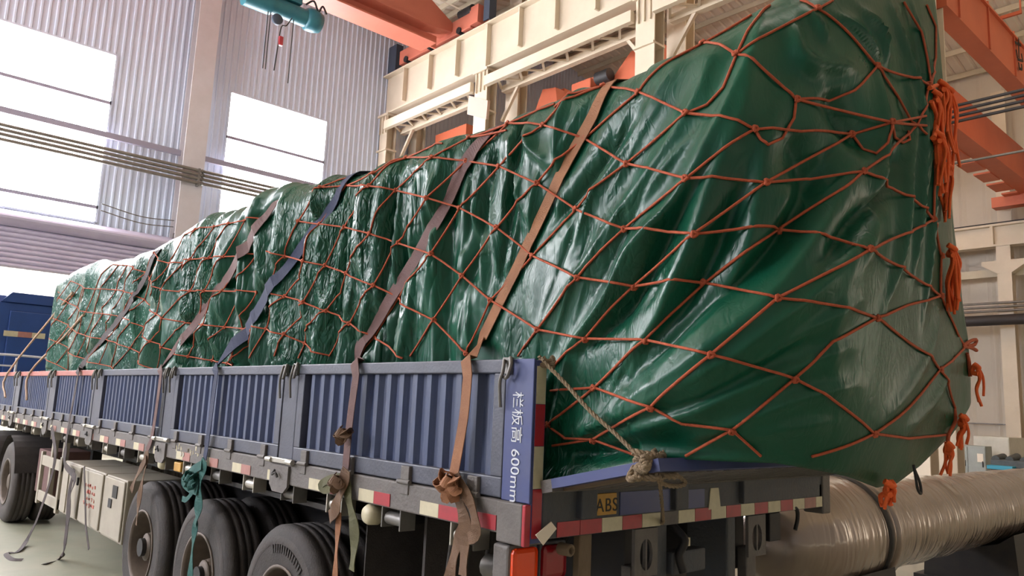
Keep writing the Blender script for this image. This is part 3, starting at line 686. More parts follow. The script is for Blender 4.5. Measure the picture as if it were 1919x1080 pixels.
# tailgate propped level by the rope
th = math.radians(13); HX, HZ = .02, 1.468
def G(s, y, n): return (HX + s * math.cos(th) - n * math.sin(th), y, HZ + s * math.sin(th) + n * math.cos(th))
def gbox(mb, s0, s1, y0, y1, n0, n1):
    vs = [G(s, y, n) for n in (n0, n1) for y in (y0, y1) for s in (s0, s1)]
    return mb.add(vs, [(0, 2, 3, 1), (4, 5, 7, 6), (0, 1, 5, 4), (2, 6, 7, 3), (0, 4, 6, 2), (1, 3, 7, 5)])
mb = MB(); pr = corr(.11, 2.46, .12, .028, .42); mb.sheet(lambda u, o, h: G(h, u, .03 - o), pr, .05, .55, .003)
tg = mb.build('tailgate', 'dusty_frame', T)
gbox(MB(), .55, .6, .05, 2.5, .005, .05).build('outer_rail', 'blue_post', tg)
gbox(MB(), .0, .06, .05, 2.5, 0, .05).build('hinge_rail', 'dusty_frame', tg)
gbox(MB(), .06, .54, .05, .115, .012, .05).build('end_rail', 'blue_post', tg); gbox(MB(), .06, .54, 2.44, 2.5, .0, .05).build('end_rail', 'blue_post', tg)
gbox(MB(), .06, .54, .115, .19, .0, .02).build('inner_rail', 'wood_deck', tg)

# tail lamps, brackets and underrun gear below the rear beam
tl = MB().bbox(-.2, -.1, -.01, .155, 1.085, 1.25, .012).build('tail_lamp', 'dusty_frame', T)
MB().bbox(-.105, -.082, .002, .142, 1.098, 1.238, .02).build('lens', 'lamp_orange', tl)
tl = MB().bbox(-.2, -.1, .165, .33, 1.085, 1.25, .012).build('tail_lamp', 'rear_beam', T)
MB().bbox(-.105, -.085, .175, .315, 1.098, 1.238, .02).build('lens', 'lamp_red', tl)
MB().lathe([(-.04, .026), (.02, .026), (.024, .022), (.024, .014), (-.04, .014)], (-.02, .25, 1.225), 'X', 16).build('tow_ring', 'wood_deck', T)
MB().bbox(-.1, -.06, .37, .45, .98, 1.27, .006).build('lamp_bracket', 'wood_deck', T)
MB().prism([(.36, .94), (.5, .92), (.46, .99), (.37, .99)], 'X', -.1, -.04).build('lamp_shoe', 'dusty_frame', T)
def hole_plate(y0, y1, z0, z1):
    n = 24; cy, cz = (y0 + y1) / 2, (z0 + z1) / 2 - .01; ry, rz = (y1 - y0) * .28, (z1 - z0) * .33; vs = []; fs = []
    for xx in (-.03, -.012):
        for k in range(n):
            a = 2 * math.pi * k / n; ca, sa = math.cos(a), math.sin(a); sc = 1 / max(abs(ca), abs(sa))
            vs.append((xx, cy + ca * sc * (y1 - y0) / 2, cz + .01 + sa * sc * (z1 - z0) / 2)); vs.append((xx, cy + ca * ry, cz + sa * rz))
    for k in range(n):
        k2 = (k + 1) % n; a, b, c, d = 2 * k, 2 * k2, 2 * k2 + 1, 2 * k + 1; N2 = 2 * n
        fs += [(N2 + a, N2 + b, N2 + c, N2 + d), (d, c, b, a), (a, b, N2 + b, N2 + a), (d, N2 + d, N2 + c, c)]
    mb = MB(); mb.add(vs, fs); mb.box(-.03, -.012, cy - .006, cy + .006, cz - rz, cz + rz); return mb.build('bracket_plate', 'dusty_frame', T)
hole_plate(.69, .86, 1.06, 1.275); hole_plate(1.66, 1.84, 1.06, 1.275)
MB().bbox(-.13, -.05, .3, 2.3, .62, .74, .01).build('underrun_bar', 'dusty_frame', T)
for yy in (.72, 1.72): MB().bbox(-.12, -.06, yy, yy + .1, .72, 1.1, .008).build('underrun_leg', 'dusty_frame', T)
MB().bbox(-.35, -.06, .9, 1.0, .9, 1.28, .01).build('cross_plate', 'rear_beam', T)
MB().bbox(-.3, -.04, 1.5, 1.58, .8, 1.28, .01).build('cross_plate', 'rear_beam', T)
MB().bbox(-.12, -.04, 1.02, 1.3, 1.03, 1.14, .01).build('rear_light_box', 'rear_beam', T)
MB().box(-.05, -.038, 1.1, 1.16, 1.16, 1.2).build('reflector', 'tape_white', T)
MB().bbox(-.05, -.02, 1.9, 2.02, 1.12, 1.275, .006).build('cross_plate', 'steel_dark', T)
MB().tube(bez([(-.03, 2.1, 1.3), (0, 2.16, 1.29), (0, 2.18, 1.24), (0, 2.15, 1.17)], 5), .012, 6).build('hook', 'steel_dark', T)
MB().tube(bez([(-.06, 1.05, 1.26), (.0, 1.06, 1.2), (-.02, 1.04, 1.13), (.0, 1.05, 1.05)], 5), .02, 6).build('chain', 'steel_dark', T)
# chassis
for y in (.75, 1.65): MB().box(XF + .3, -.12, y, y + .14, .98, 1.36).build('chassis_beam', 'steel_dark', T)
for i in range(22): MB().box(-.5 - i * .56, -.44 - i * .56, .1, 2.45, 1.2, 1.36).build('cross_member', 'steel_dark', T)
for yy in (.1, 2.35): MB().box(-5.4, -1.25, yy + (0 if yy < 1 else 0), yy + .1, 1.17, 1.2).build('wheel_arch', 'steel_dark', T)
# winch rollers and lamps under the side beam
for i in range(21):
    x = -.42 - i * .56
    r0 = MB(); r0.cyl((x - .07, .04, 1.235), (x + .07, .04, 1.235), .032, 12); r0.bbox(x + .075, x + .085, .0, .09, 1.19, 1.3, .002); r0.bbox(x - .085, x - .075, .0, .09, 1.19, 1.3, .002)
    r0.build('winch_roller', 'steel_bright' if i % 2 == 0 else 'steel_grey', T)
for x in (-1.18, -4.35): MB().lathe([(-.02, 0), (-.02, .04), (0, .052), (.05, .055), (.05, 0)], (x, 0.0, 1.235), 'Y', 18).build('side_lamp', 'tape_white', T)
MB().bbox(-4.05, -3.9, -.005, .05, 1.2, 1.27, .006).build('side_lamp', 'plate_yellow', T)
# axles and wheels
RT = .545
tyre_prof = [(-.14, .30), (-.145, .34), (-.15, .42), (-.148, .47), (-.135, .515), (-.115, .535), (-.1, .545), (-.062, .545), (-.058, .533), (-.048, .533), (-.044, .545), (-.006, .545), (-.003, .533), (.003, .533), (.006, .545), (.044, .545), (.048, .533), (.058, .533), (.062, .545), (.1, .545), (.115, .535), (.135, .515), (.148, .47), (.15, .42), (.145, .34), (.14, .30)]
rim_prof = [(-.135, .305), (-.15, .312), (-.152, .295), (-.13, .285), (-.06, .27), (.02, .25), (.05, .235), (.055, .14), (.02, .13), (-.02, .125), (-.06, .12), (-.1, .11), (-.115, .085), (-.115, 0)]
wheels = []
def tyre(x, y, z, flip, proto=[None, None]):
    k = 1 if flip else 0
    if proto[k] is None:
        sg = -1 if flip else 1
        mb = MB(); mb.lathe([(h * 1, r) for h, r in tyre_prof], (x, y, z), 'Y', 48)
        o = mb.build('tyre', 'rubber', T)
        # paler worn side wall ring and rim
        MB().lathe([(sg * -.151, .43), (sg * -.153, .44), (sg * -.151, .46), (sg * -.147, .478)], (x, y, z), 'Y', 48).build('sidewall_band', 'rubber_wall', o)
        r = MB().lathe([(sg * h, rr) for h, rr in rim_prof], (x, y, z), 'Y', 40).build('rim', 'rim', o)
        nb = MB()
        for a in range(10):
            t = 2 * math.pi * a / 10; c = (x + .18 * math.cos(t), y, z + .18 * math.sin(t)); nb.cyl((c[0], y + sg * .05, c[2]), (c[0], y + sg * .015, c[2]), .018, 8)
        nb.build('wheel_nuts', 'rim', o)
        proto[k] = (o, Vector((x, y, z))); return o
    o, p = proto[k]; c = copy_part(o, x - p.x, y - p.y, z - p.z)
    for ch in list(o.children): d = ch.copy(); COL.objects.link(d); d.parent = c
    return c
WZ = FLOOR + .552
AX = (-2.2, -3.51, -4.82)
for x in AX:
    for y, fl in ((.2, False), (.53, True), (2.02, False), (2.35, True)): tyre(x, y, WZ, fl)
    MB().cyl((x, .05, WZ), (x, 2.5, WZ), .075, 12).build('axle', 'steel_dark', T)
    for yy in (.1, 2.45): MB().cyl((x, yy, WZ), (x, yy + .06, WZ), .115, 16).build('hub', 'rim', T)
    for yy in (.78, 1.68):
        MB().tube(bez([(x - .6, yy + .05, WZ + .35), (x, yy + .05, WZ + .16), (x + .6, yy + .05, WZ + .35)], 6), .045, 6).build('leaf_spring', 'steel_dark', T)
        MB().cyl((x + .25, yy - .25, WZ), (x + .5, yy - .25, WZ), .09, 14).build('brake_chamber', 'steel_dark', T)
for yy in (.72, 1.82): MB().box(-5.7, -1.4, yy, yy + .02, .5, 1.3).build('shade_plate', 'steel_dark', T)  # dark sheets added for shade, blocking the bright floor behind the wheels
MB().box(-.9, -.88, .15, 2.4, .55, 1.28).build('rear_spray_flap', 'rubber', T)
# embossed tyre lettering ring (illegible wear marks)
tm = MB()
for k in range(14):
    a = math.radians(52 + k * 4.2); r = .405
    tm.bar((AX[0] + (r - .025) * math.cos(a), .045, WZ + (r - .025) * math.sin(a)), (AX[0] + (r + .025) * math.cos(a), .045, WZ + (r + .025) * math.sin(a)), .014, .004, up=(0, 1, 0))
tm.build('tyre_marking', 'rubber', T)
# mud flap and hoses behind the rear axle
MB().box(-1.35, -1.34, .1, .7, .35, 1.15).build('mud_flap', 'rubber', T)
for i, x in enumerate((-.62, -.5, -.36)): MB().tube(bez([(x, .12, 1.28), (x - .05, .14, .95), (x + .08, .2, .8), (x + .02, .4, 1.0), (x, .6, 1.2)], 6), .014, 6).build('air_hose', 'rubber', T)
MB().cyl((-.35, .1, 1.12), (-.2, .1, 1.12), .05, 12).build('coupling', 'steel_grey', T)
# tool boxes ahead of the wheels and side guard
def box_door(xa, xb, label, mm='box_grey'):
    b = MB().bbox(xa, xb, .03, .55, .44, 1.0, .01).build('tool_box', mm, T)
    MB().bbox(xa + .02, xb - .02, .012, .03, .46, .985, .008).build('lid', mm, b); return b
b = box_door(-7.6, -6.82, ''); MB().box(-7.3, -7.28, .0, .012, .47, .95).build('crease', 'box_grey', b)
MB().bbox(-6.9, -6.86, -.004, .02, .8, .88, .003).build('lock', 'steel_dark', b)
b = box_door(-6.78, -5.98, '')
mk = MB()
random.seed(3)
for row in range(4):
    for k in range(5):
        xx = -6.62 + k * .085 + row * .01; zz = .83 - row * .06
        for q in range(3): mk.box(xx + random.uniform(0, .05), xx + random.uniform(.05, .07), .008, .012, zz + random.uniform(-.02, .02), zz + random.uniform(-.01, .03))
mk.build('faded_lettering', 'red_letter', b, kind='stuff')
b = box_door(-5.94, -5.28, '')
MB().box(-5.62, -5.48, .004, .012, .82, .93).build('sticker', 'black_letter', b); MB().box(-5.72, -5.62, .004, .012, .72, .8).build('sticker', 'steel_dark', b)
for z0 in (.86, .44): MB().bbox(-8.8, -7.72, .02, .05, z0, z0 + .12, .006).build('side_guard_rail', 'box_grey', T)
for x0 in (-8.8, -7.8): MB().bbox(x0, x0 + .08, .015, .055, .4, 1.02, .006).build('side_guard_post', 'box_grey', T)
for x0 in (-8.5, -7.95): MB().bbox(x0, x0 + .07, .06, .12, .5, 1.29, .006).build('landing_leg', 'box_grey', T)
MB().bbox(-9.6, -8.9, .15, .6, .45, 1.0, .01).build('spare_box', 'strap_dark', T)

# ------------------------------------------------------------------ the tractor unit in front
K = empty('tractor_unit', (-13, 1.27, FLOOR), 'blue tractor unit with rear cab rails hitched ahead of the trailer', 'truck')
xr = -14.0
prof = [(xr, 1.1), (xr, 3.28), (xr - .12, 3.42), (xr - .5, 3.5), (xr - 1.4, 3.42), (xr - 2.1, 3.0), (xr - 2.3, 2.2), (xr - 2.35, 1.0)]
MB().prism(prof, 'Y', .03, 2.52).build('cab', 'cab_blue', K)
MB().prism([(.1, 3.3), (2.45, 3.3), (2.3, 3.48), (.25, 3.48)], 'X', xr - .4, xr + .03).build('roof_lip', 'cab_blue', K)
MB().bbox(xr, xr + .03, .25, 2.3, 1.9, 3.15, .02).build('rear_panel', 'cab_blue', K)
for k_, (ya, yb, mm) in enumerate(((.2, .42, 'tape_white'), (.42, .64, 'tape_pink'), (.64, .85, 'tape_white'))): MB().box(xr + .03, xr + .035, ya, yb, 2.68, 2.78).build('reflector', mm, K)
lad = MB()
MB().tube(bez([(xr + .25, -.05, 2.2), (xr + .25, .1, 2.34), (xr + .25, 1.6, 2.3)], 5), .022, 8).build('guard_rail', 'tube_white', K)
for yy in (.12, .42): MB().cyl((xr + .25, yy, 1.4), (xr + .25, yy, 2.3), .022, 8).build('ladder_rail', 'tube_white', K)
for zz in (1.55, 1.75, 1.95, 2.15): MB().cyl((xr + .25, .12, zz), (xr + .25, .42, zz), .016, 8).build('rung', 'tube_white', K)
MB().bbox(xr + .2, xr + .9, .7, 1.5, 1.2, 2.1, .12).build('covered_box', 'strap_dark', K)
MB().tube(bez([(xr + .95, .55, 1.75), (xr + .95, .75, 2.0), (xr + .95, 1.05, 2.13), (xr + .95, 1.1, 1.6)], 6), .025, 8).build('box_hoop', 'tube_white', K)
MB().bbox(xr + .4, xr + .85, .45, .85, 1.75, 2.02, .1).build('sack', 'strap_cream', K)
for yy in (.8, 1.6): MB().box(-15, -9.6, yy, yy + .12, .72, .96).build('chassis_beam', 'steel_dark', K)
KW = []
def ktyre(x, y):
    mb = MB(); mb.lathe(tyre_prof, (x, y, WZ), 'Y', 40); o = mb.build('tyre', 'rubber_wall', K)
    MB().lathe([(h, r) for h, r in rim_prof], (x, y, WZ), 'Y', 32).build('rim', 'rim', o)
for x in (-10.45, -11.8):
    for y in (.1, .43, 2.1, 2.43): ktyre(x, y)
for x in (-10.45, -11.8):
    pts = [(x + .62 * math.cos(math.radians(a)), 0, WZ + .62 * math.sin(math.radians(a))) for a in range(15, 170, 12)]
    mb = MB(); n = len(pts)
    vs = [(p[0], yy, p[2]) for yy in (-.06, .55) for p in pts] + [(x + (p[0] - x) * 1.02, yy, WZ + (p[2] - WZ) * 1.02) for yy in (-.06, .55) for p in pts]
    mb.add(vs, [(i, i + 1, n + i + 1, n + i) for i in range(n - 1)] + [(2 * n + i, 3 * n + i, 3 * n + i + 1, 2 * n + i + 1) for i in range(n - 1)]); mb.build('mudguard', 'rubber', K)
# ------------------------------------------------------------------ the green tarpaulin over the load
rng = np.random.RandomState(11)
def perlin(x, y, seed=0):
    p = np.random.RandomState(seed).permutation(256); p = np.concatenate([p, p]); ang = np.random.RandomState(seed + 1).rand(256) * 2 * np.pi; gx, gy = np.cos(ang), np.sin(ang)
    xi, yi = np.floor(x).astype(int), np.floor(y).astype(int); xf, yf = x - xi, y - yi; u = xf ** 3 * (xf * (xf * 6 - 15) + 10); v = yf ** 3 * (yf * (yf * 6 - 15) + 10)
    def g(a, b, dx, dy): h = p[p[a & 255] + (b & 255)]; return gx[h] * dx + gy[h] * dy
    n00, n10, n01, n11 = g(xi, yi, xf, yf), g(xi + 1, yi, xf - 1, yf), g(xi, yi + 1, xf, yf - 1), g(xi + 1, yi + 1, xf - 1, yf - 1)
    return (n00 * (1 - u) + n10 * u) * (1 - v) + (n01 * (1 - u) + n11 * u) * v
TN, TFAR, TFX, TRX, RC = .17, 2.26, -10.25, .95, .26      # near side, far side, front end, rear end, corner radius
foot = []                                              # (x, y, nx, ny, a)
RN = .58; d0 = TRX - RN; x = d0; xs = []
while x > TFX + .25:
    xs.append(x); x -= .0085 * max(1.0, (CAM[0] - x) / 2.6) ** 1.1
xs = xs[::-1]
for x in xs: foot.append((x, TN, 0, -1, x))
na = 70
for i in range(1, na + 1):
    a = math.pi / 2 * i / na; foot.append((d0 + RN * math.sin(a), TN + RN - RN * math.cos(a), math.sin(a), -math.cos(a), d0 + RN * a))
a0 = d0 + RN * math.pi / 2; nr = 84; yl = TFAR - RC - (TN + RN)
for i in range(1, nr + 1): foot.append((TRX, TN + RN + yl * i / nr, 1, 0, a0 + yl * i / nr))
a1 = a0 + yl
for i in range(1, 21):
    a = math.pi / 2 * i / 20; foot.append((TRX - RC + RC * math.cos(a), TFAR - RC + RC * math.sin(a), math.cos(a), math.sin(a), a1 + RC * a))
a2 = a1 + RC * math.pi / 2
nback = 50
for i in range(1, nback + 1): foot.append((TRX - RC + (TFX + .25 - TRX + RC) * i / nback, TFAR, 0, 1, a2 + .2 * i))
for i in range(1, 9):
    a = math.pi / 2 * i / 8; foot.append((TFX + .25 - .25 * math.sin(a), TFAR - .25 + .25 * math.cos(a), -math.sin(a), math.cos(a), a2 + 20 + i))
for i in range(1, 12): foot.append((TFX, TFAR - .25 - (TFAR - TN - .5) * i / 11, -1, 0, a2 + 40 + i))
for i in range(1, 8):
    a = math.pi / 2 * i / 8; foot.append((TFX + .25 - .25 * math.cos(a), TN + .25 - .25 * math.sin(a), -math.cos(a), -math.sin(a), a2 + 60 + i))
F = np.array(foot); NS = len(F); FX, FY, FNX, FNY, FA = F.T
# height of the shoulder along the load and of the lower edge
hx = [-10.9, -10.6, -9.97, -9.2, -8.71, -8.2, -7.69, -6.04, -5.34, -4.8, -4.3, -3.7, -3.25, -3.0, -2.75, -2.29, -1.5, -.8, .07, .45, .65, .8, .95]
hz_ = [3.22, 3.30, 3.42, 3.42, 3.47, 3.42, 3.34, 3.33, 3.36, 3.42, 3.42, 3.40, 3.45, 3.44, 3.35, 3.33, 3.31, 3.31, 3.31, 3.30, 3.31, 3.36, 3.42]
HT = np.interp(FX, hx, hz_) - .02
rear = (FNX > .2) | ((FX > d0) & (FY > 1))
HT = np.where((FX > d0 + .02) & (FY < 2.2), np.maximum(HT, 3.30 + .95 * np.clip((FY - .22) / 1.2, 0, 1)), HT); HT = np.where(FY >= 2.2, np.interp(FX, [-3, .5, .95], [3.3, 3.9, 4.2]), HT)
ZBOT = np.interp(FX, [-11, -.35, 0, .25, .6, .8, .93], [1.42, 1.42, 1.50, 1.575, 1.655, 1.66, 1.66])
yb_ = [.17, .40, .7, .95, 1.15, 1.4, 1.75, 2.0, 2.2, 2.4]; zb_ = [1.645, 1.65, 1.605, 1.555, 1.565, 1.63, 1.75, 1.90, 2.02, 2.1]
ZBOT = np.where((FX > d0) & (FNX > .05) & (FY < 2.2), np.interp(FY, yb_, zb_), ZBOT)
ZBOT = np.where((FY > 2.2), np.interp(FX, [-11, -.3, .3, .93], [1.42, 1.42, 1.8, 2.05]), ZBOT)
SR = .2                                                 # shoulder radius
NW, NSH, NTOP = 118, 22, 6
tw = np.linspace(0, 1, NW)
rows = []                                              # each row: inset (towards the axis), z
def column_arrays():
    Z = []; IN = []
    for t in tw: Z.append(ZBOT + (HT - SR - ZBOT) * t); IN.append(np.zeros(NS))
    for i in range(1, NSH + 1):
        a = math.pi / 2 * i / NSH; Z.append(HT - SR + SR * math.sin(a)); IN.append(np.full(NS, SR * (1 - math.cos(a))))
    for i in range(1, NTOP + 1):
        q = i / NTOP; Z.append(HT + (np.minimum(HT, 3.32) - HT) * q ** .6 + .06 * q * (1 - q) - .03 * q); IN.append(SR + (.98 - SR) * np.full(NS, q))
    return np.array(Z), np.array(IN)
ZG, IG = column_arrays()
NR_ = len(ZG)
def place(IN, D=None):
    "inset footprint by IN, push out along the normal by D"
    off = -IN + (0 if D is None else D)
    X = FX[None] + FNX[None] * off; Y = FY[None] + FNY[None] * off
    # keep the top rows from crossing the middle of the load
    Y = np.where((IN > .5) & (FY[None] < 1.25), np.minimum(Y, 1.2), Y); Y = np.where((IN > .5) & (FY[None] > 1.3), np.maximum(Y, 1.3), Y)
    return X, Y
# broad belly of the hanging rear end
tn = (ZG - ZBOT[None]) / np.maximum(HT - ZBOT, .1)[None]
AG = np.repeat(FA[None], NR_, 0)
BASE = np.zeros_like(ZG)
onrear = np.clip((AG - d0) / .3, 0, 1) * (AG < a2)
ycent = np.clip(1 - ((np.repeat(FY[None], NR_, 0) - .8) / 1.2) ** 2, 0, 1)
BASE += onrear * (.05 + .10 * ycent * np.clip(np.sin(np.pi * np.clip(tn * 1.05, 0, 1)), 0, 1) ** .7)
BASE += .05 * np.exp(-((AG - .45) / .5) ** 2) * np.exp(-((ZG - 2.2) / .45) ** 2)
BASE -= onrear * .03 * np.clip((.14 - tn) / .14, 0, 1) ** 1.5
BASE -= np.clip((AG - a1 + .3) / .3, 0, 1) * (np.repeat(FX[None], NR_, 0) > -.8) * (AG < a2 + 3) * np.interp(ZG, [1.8, 2.06, 2.4, 3.1, 3.5, 3.9], [-.03, .0, .03, .07, .08, .2])
X0, Y0 = place(IG, BASE)
quads = []
for r in range(NR_ - 1):
    for i in range(NS): quads.append((r * NS + i, r * NS + (i + 1) % NS, (r + 1) * NS + (i + 1) % NS, (r + 1) * NS + i))
base_v = [Vector(p) for p in np.stack([X0, Y0, ZG], -1).reshape(-1, 3)]
base_bvh = BVHTree.FromPolygons(base_v, quads)
CAMV = Vector(CAM)
def hit_az(px, py):
    loc, n, idx, dist = base_bvh.ray_cast(CAMV, Vector(ray(px, py)).normalized())
    if loc is None: return None
    r, i = divmod(idx, NS); A = Vector((X0[r, i], Y0[r, i], ZG[r, i])); B = Vector((X0[r, (i + 1) % NS], Y0[r, (i + 1) % NS], ZG[r, (i + 1) % NS]))
    e_ = B - A; t = max(0, min(1, (loc - A).dot(e_) / max(e_.length_squared, 1e-9))); return (FA[i] + t * (FA[(i + 1) % NS] - FA[i] if i + 1 < NS else 0), loc.z)
act = (AG < a2) ; flatA, flatZ = AG[act], ZG[act]
def poly_dist(pts):
    "distance from every active vertex to a polyline in the unrolled (a, z) sheet, and position along it"
    best = np.full(flatA.shape, 9.); par = np.zeros(flatA.shape); sg = np.zeros(flatA.shape); tot = sum(math.dist(p, q) for p, q in zip(pts, pts[1:])); acc = 0
    for (x1, z1), (x2, z2) in zip(pts, pts[1:]):
        dx, dz = x2 - x1, z2 - z1; L2 = dx * dx + dz * dz
        if L2 < 1e-10: continue
        t = np.clip(((flatA - x1) * dx + (flatZ - z1) * dz) / L2, 0, 1); ex, ez = flatA - (x1 + t * dx), flatZ - (z1 + t * dz); dd = np.sqrt(ex * ex + ez * ez); L = math.sqrt(L2)
        k = dd < best; best[k] = dd[k]; par[k] = ((acc + t * L) / tot)[k]; sg[k] = (ex * dz - ez * dx)[k]; acc += L
    return best, par, np.sign(sg)
FOLD = np.zeros(flatA.shape)
def fold(pxs, amp, wd, asym=1.0, taper=.5, unrolled=False, power=1.15):
    global FOLD
    pts = pxs if unrolled else [q for q in (hit_az(*p) for p in pxs) if q]
    if len(pts) < 2: return
    pts = [(p.x, p.y) for p in bez([(a, z, 0) for a, z in pts], 5)]
    d, t, s = poly_dist(pts); wv = np.where(s > 0, wd, wd * asym)
    FOLD += amp * np.exp(-(d / wv) ** power) * np.clip(np.sin(np.pi * np.clip(t, .03, .97)), 0, 1) ** taper
# --- folds read from the photograph, rear half (positive = ridge)
R_ = [([(1420, 30), (1385, 140), (1330, 260), (1265, 380), (1185, 477), (1140, 567), (1045, 682)], .055, .035, 2.2),
      ([(1400, 120), (1385, 215), (1333, 341), (1298, 443), (1262, 530), (1225, 610), (1160, 700)], .05, .035, 2.0),
      ([(1470, 180), (1432, 270), (1410, 370), (1392, 480), (1330, 590), (1230, 720)], .04, .04, 2.0),
      ([(1330, 110), (1290, 210), (1225, 320), (1150, 430), (1090, 520), (1010, 620)], .035, .035, 1.8),
      ([(1260, 130), (1200, 240), (1130, 350), (1060, 450)], .025, .03, 1.8),
      ([(1500, 300), (1460, 400), (1400, 500), (1320, 585), (1230, 680), (1130, 780)], .035, .04, 1.8),
      ([(1600, 300), (1560, 380), (1500, 470), (1430, 560), (1340, 640), (1240, 720), (1110, 800)], .05, .045, 2.2),
      ([(1650, 330), (1590, 450), (1520, 540), (1440, 610), (1340, 690), (1200, 770), (1060, 815)], .04, .035, 1.8),
      ([(1600, 560), (1520, 610), (1440, 660), (1350, 720), (1230, 775), (1090, 812)], .03, .025, 1.6),
      ([(1580, 650), (1480, 690), (1380, 735), (1270, 785), (1120, 835)], .03, .025, 1.6),
      ([(1600, 720), (1500, 745), (1400, 785), (1280, 830)], .025, .025, 1.5),
      ([(1560, 790), (1460, 805), (1360, 835)], .02, .03, 1.5),
      ([(1690, 130), (1700, 230), (1690, 330), (1680, 460), (1650, 580)], .035, .03, 1.6),
      ([(1725, 60), (1742, 200), (1738, 330), (1735, 470), (1725, 600)], .03, .025, 1.6),
      ([(1668, 20), (1690, 100), (1712, 230), (1712, 380), (1705, 520)], .04, .025, 1.6),
      ([(1705, 10), (1722, 130), (1728, 260), (1722, 400)], .03, .02, 1.6),
      ([(1640, 130), (1650, 250), (1630, 400), (1590, 520)], .035, .03, 1.8),
      ([(1600, 420), (1570, 520), (1550, 640), (1560, 740)], .02, .05, 1.5),
      ([(1480, 45), (1490, 110), (1540, 150)], .03, .03, 1.6), ([(1490, 100), (1530, 125), (1600, 130)], .025, .02, 1.6),
      ([(1560, 30), (1600, 60), (1640, 110)], .03, .02, 1.6), ([(1610, 20), (1640, 60), (1655, 120)], .035, .02, 1.6), ([(1500, 20), (1530, 50), (1545, 80)], .02, .02, 1.6),
      ([(1760, 560), (1740, 640), (1700, 720), (1650, 790)], .02, .05, 1.5), ([(1780, 680), (1750, 740), (1690, 810)], .018, .03, 1.5)]
for pxs, amp, wd, asy in R_: fold(pxs, amp * 1.35, wd, asy)
V_ = [([(1570, 280), (1490, 410), (1400, 510), (1300, 600), (1190, 720)], -.06, .07), ([(1340, 300), (1250, 440), (1180, 560), (1090, 660)], -.045, .06), ([(1400, 330), (1340, 470), (1280, 570), (1200, 660)], -.035, .05),
      ([(1680, 300), (1600, 420), (1530, 500)], -.05, .05), ([(1555, 160), (1600, 230), (1640, 290)], -.04, .09), ([(1480, 250), (1520, 320), (1540, 360)], -.04, .1),
      ([(1500, 640), (1400, 700), (1280, 760), (1100, 820)], -.03, .05), ([(1050, 850), (1200, 850), (1400, 850)], -.06, .07), ([(1180, 230), (1100, 340), (1030, 430)], -.025, .05)]
for pxs, amp, wd in V_: fold(pxs, amp * 2.0, wd * .75, 1.0)
# --- pleats hanging from the shoulder along the front half
x = -10.7
while x < .1:
    sc = .6 + .4 * min(1, (-x) / 3)
    gs = 1 + max(0, -x - 1) / 2.5; wd = rng.uniform(.018, .045) * gs; ln = rng.uniform(.5, 1.5); zt = np.interp(x, hx, hz_) - rng.uniform(-.05, .25); sl = rng.uniform(-.12, .06) - .1 * max(0, (x + 2) / 2)
    pts = [(x, zt), (x + sl * .3 + rng.uniform(-.02, .02), zt - ln * .35), (x + sl * .7 + rng.uniform(-.04, .04), zt - ln * .7), (x + sl + rng.uniform(-.05, .05), zt - ln)]
    fold(pts, rng.uniform(.04, .09) * sc * min(gs, 1.8) * (1 if rng.rand() < .75 else -1), wd, rng.uniform(.5, 2.2), .35, True)
    x += rng.uniform(.14, .34) * gs
for (pxs, amp, wd, asy) in [([(717, 330), (712, 430), (706, 520), (690, 640)], .05, .03, 3), ([(746, 325), (744, 430), (742, 540), (748, 655)], .06, .02, 2), ([(817, 325), (820, 400), (822, 480), (800, 600)], .045, .025, 2.2),
      ([(905, 290), (912, 360), (925, 440), (935, 500)], .045, .025, 2), ([(955, 265), (965, 330), (985, 400)], .045, .022, 2), ([(985, 240), (1000, 280), (1030, 310)], .04, .018, 2), ([(870, 300), (880, 370), (900, 480), (905, 560)], .04, .03, 2),
      ([(655, 340), (640, 450), (620, 560), (600, 660)], .05, .03, 2.5), ([(580, 380), (575, 480), (590, 590), (600, 670)], .05, .03, 2), ([(540, 360), (525, 460), (530, 570), (545, 670)], .06, .04, 2), ([(500, 400), (505, 500), (520, 610), (535, 680)], .06, .035, 2),
      ([(460, 400), (430, 470), (420, 560), (440, 680)], .07, .05, 2), ([(400, 410), (385, 480), (400, 580), (420, 680)], .08, .05, 2), ([(350, 450), (330, 530), (300, 620), (280, 690)], .07, .06, 2), ([(300, 480), (280, 580), (240, 690)], -.08, .09, 1), ([(420, 560), (390, 620), (340, 690)], .06, .05, 2),
      ([(345, 590), (370, 640), (385, 690)], -.07, .07, 1), ([(215, 500), (200, 560), (210, 640)], .06, .06, 2), ([(180, 500), (165, 580), (170, 690)], .06, .06, 2), ([(140, 520), (135, 600), (140, 690)], .06, .08, 2)]:
    fold(pxs, amp, wd, asy, .35)
x = -5.0
while x < .7:
    zt = rng.uniform(2.0, 3.2); ln = rng.uniform(.15, .6); sl = rng.uniform(-.1, .04) - .35 * max(0, x + .6); sl = sl * ln / .6
    fold([(x, zt), (x + sl * .4 + rng.uniform(-.01, .01), zt - ln * .4), (x + sl, zt - ln)], rng.uniform(.008, .022) * (1 if rng.rand() < .7 else -1), rng.uniform(.007, .016), rng.uniform(.6, 2), .6, True, 1.0)
    x += rng.uniform(.02, .07)
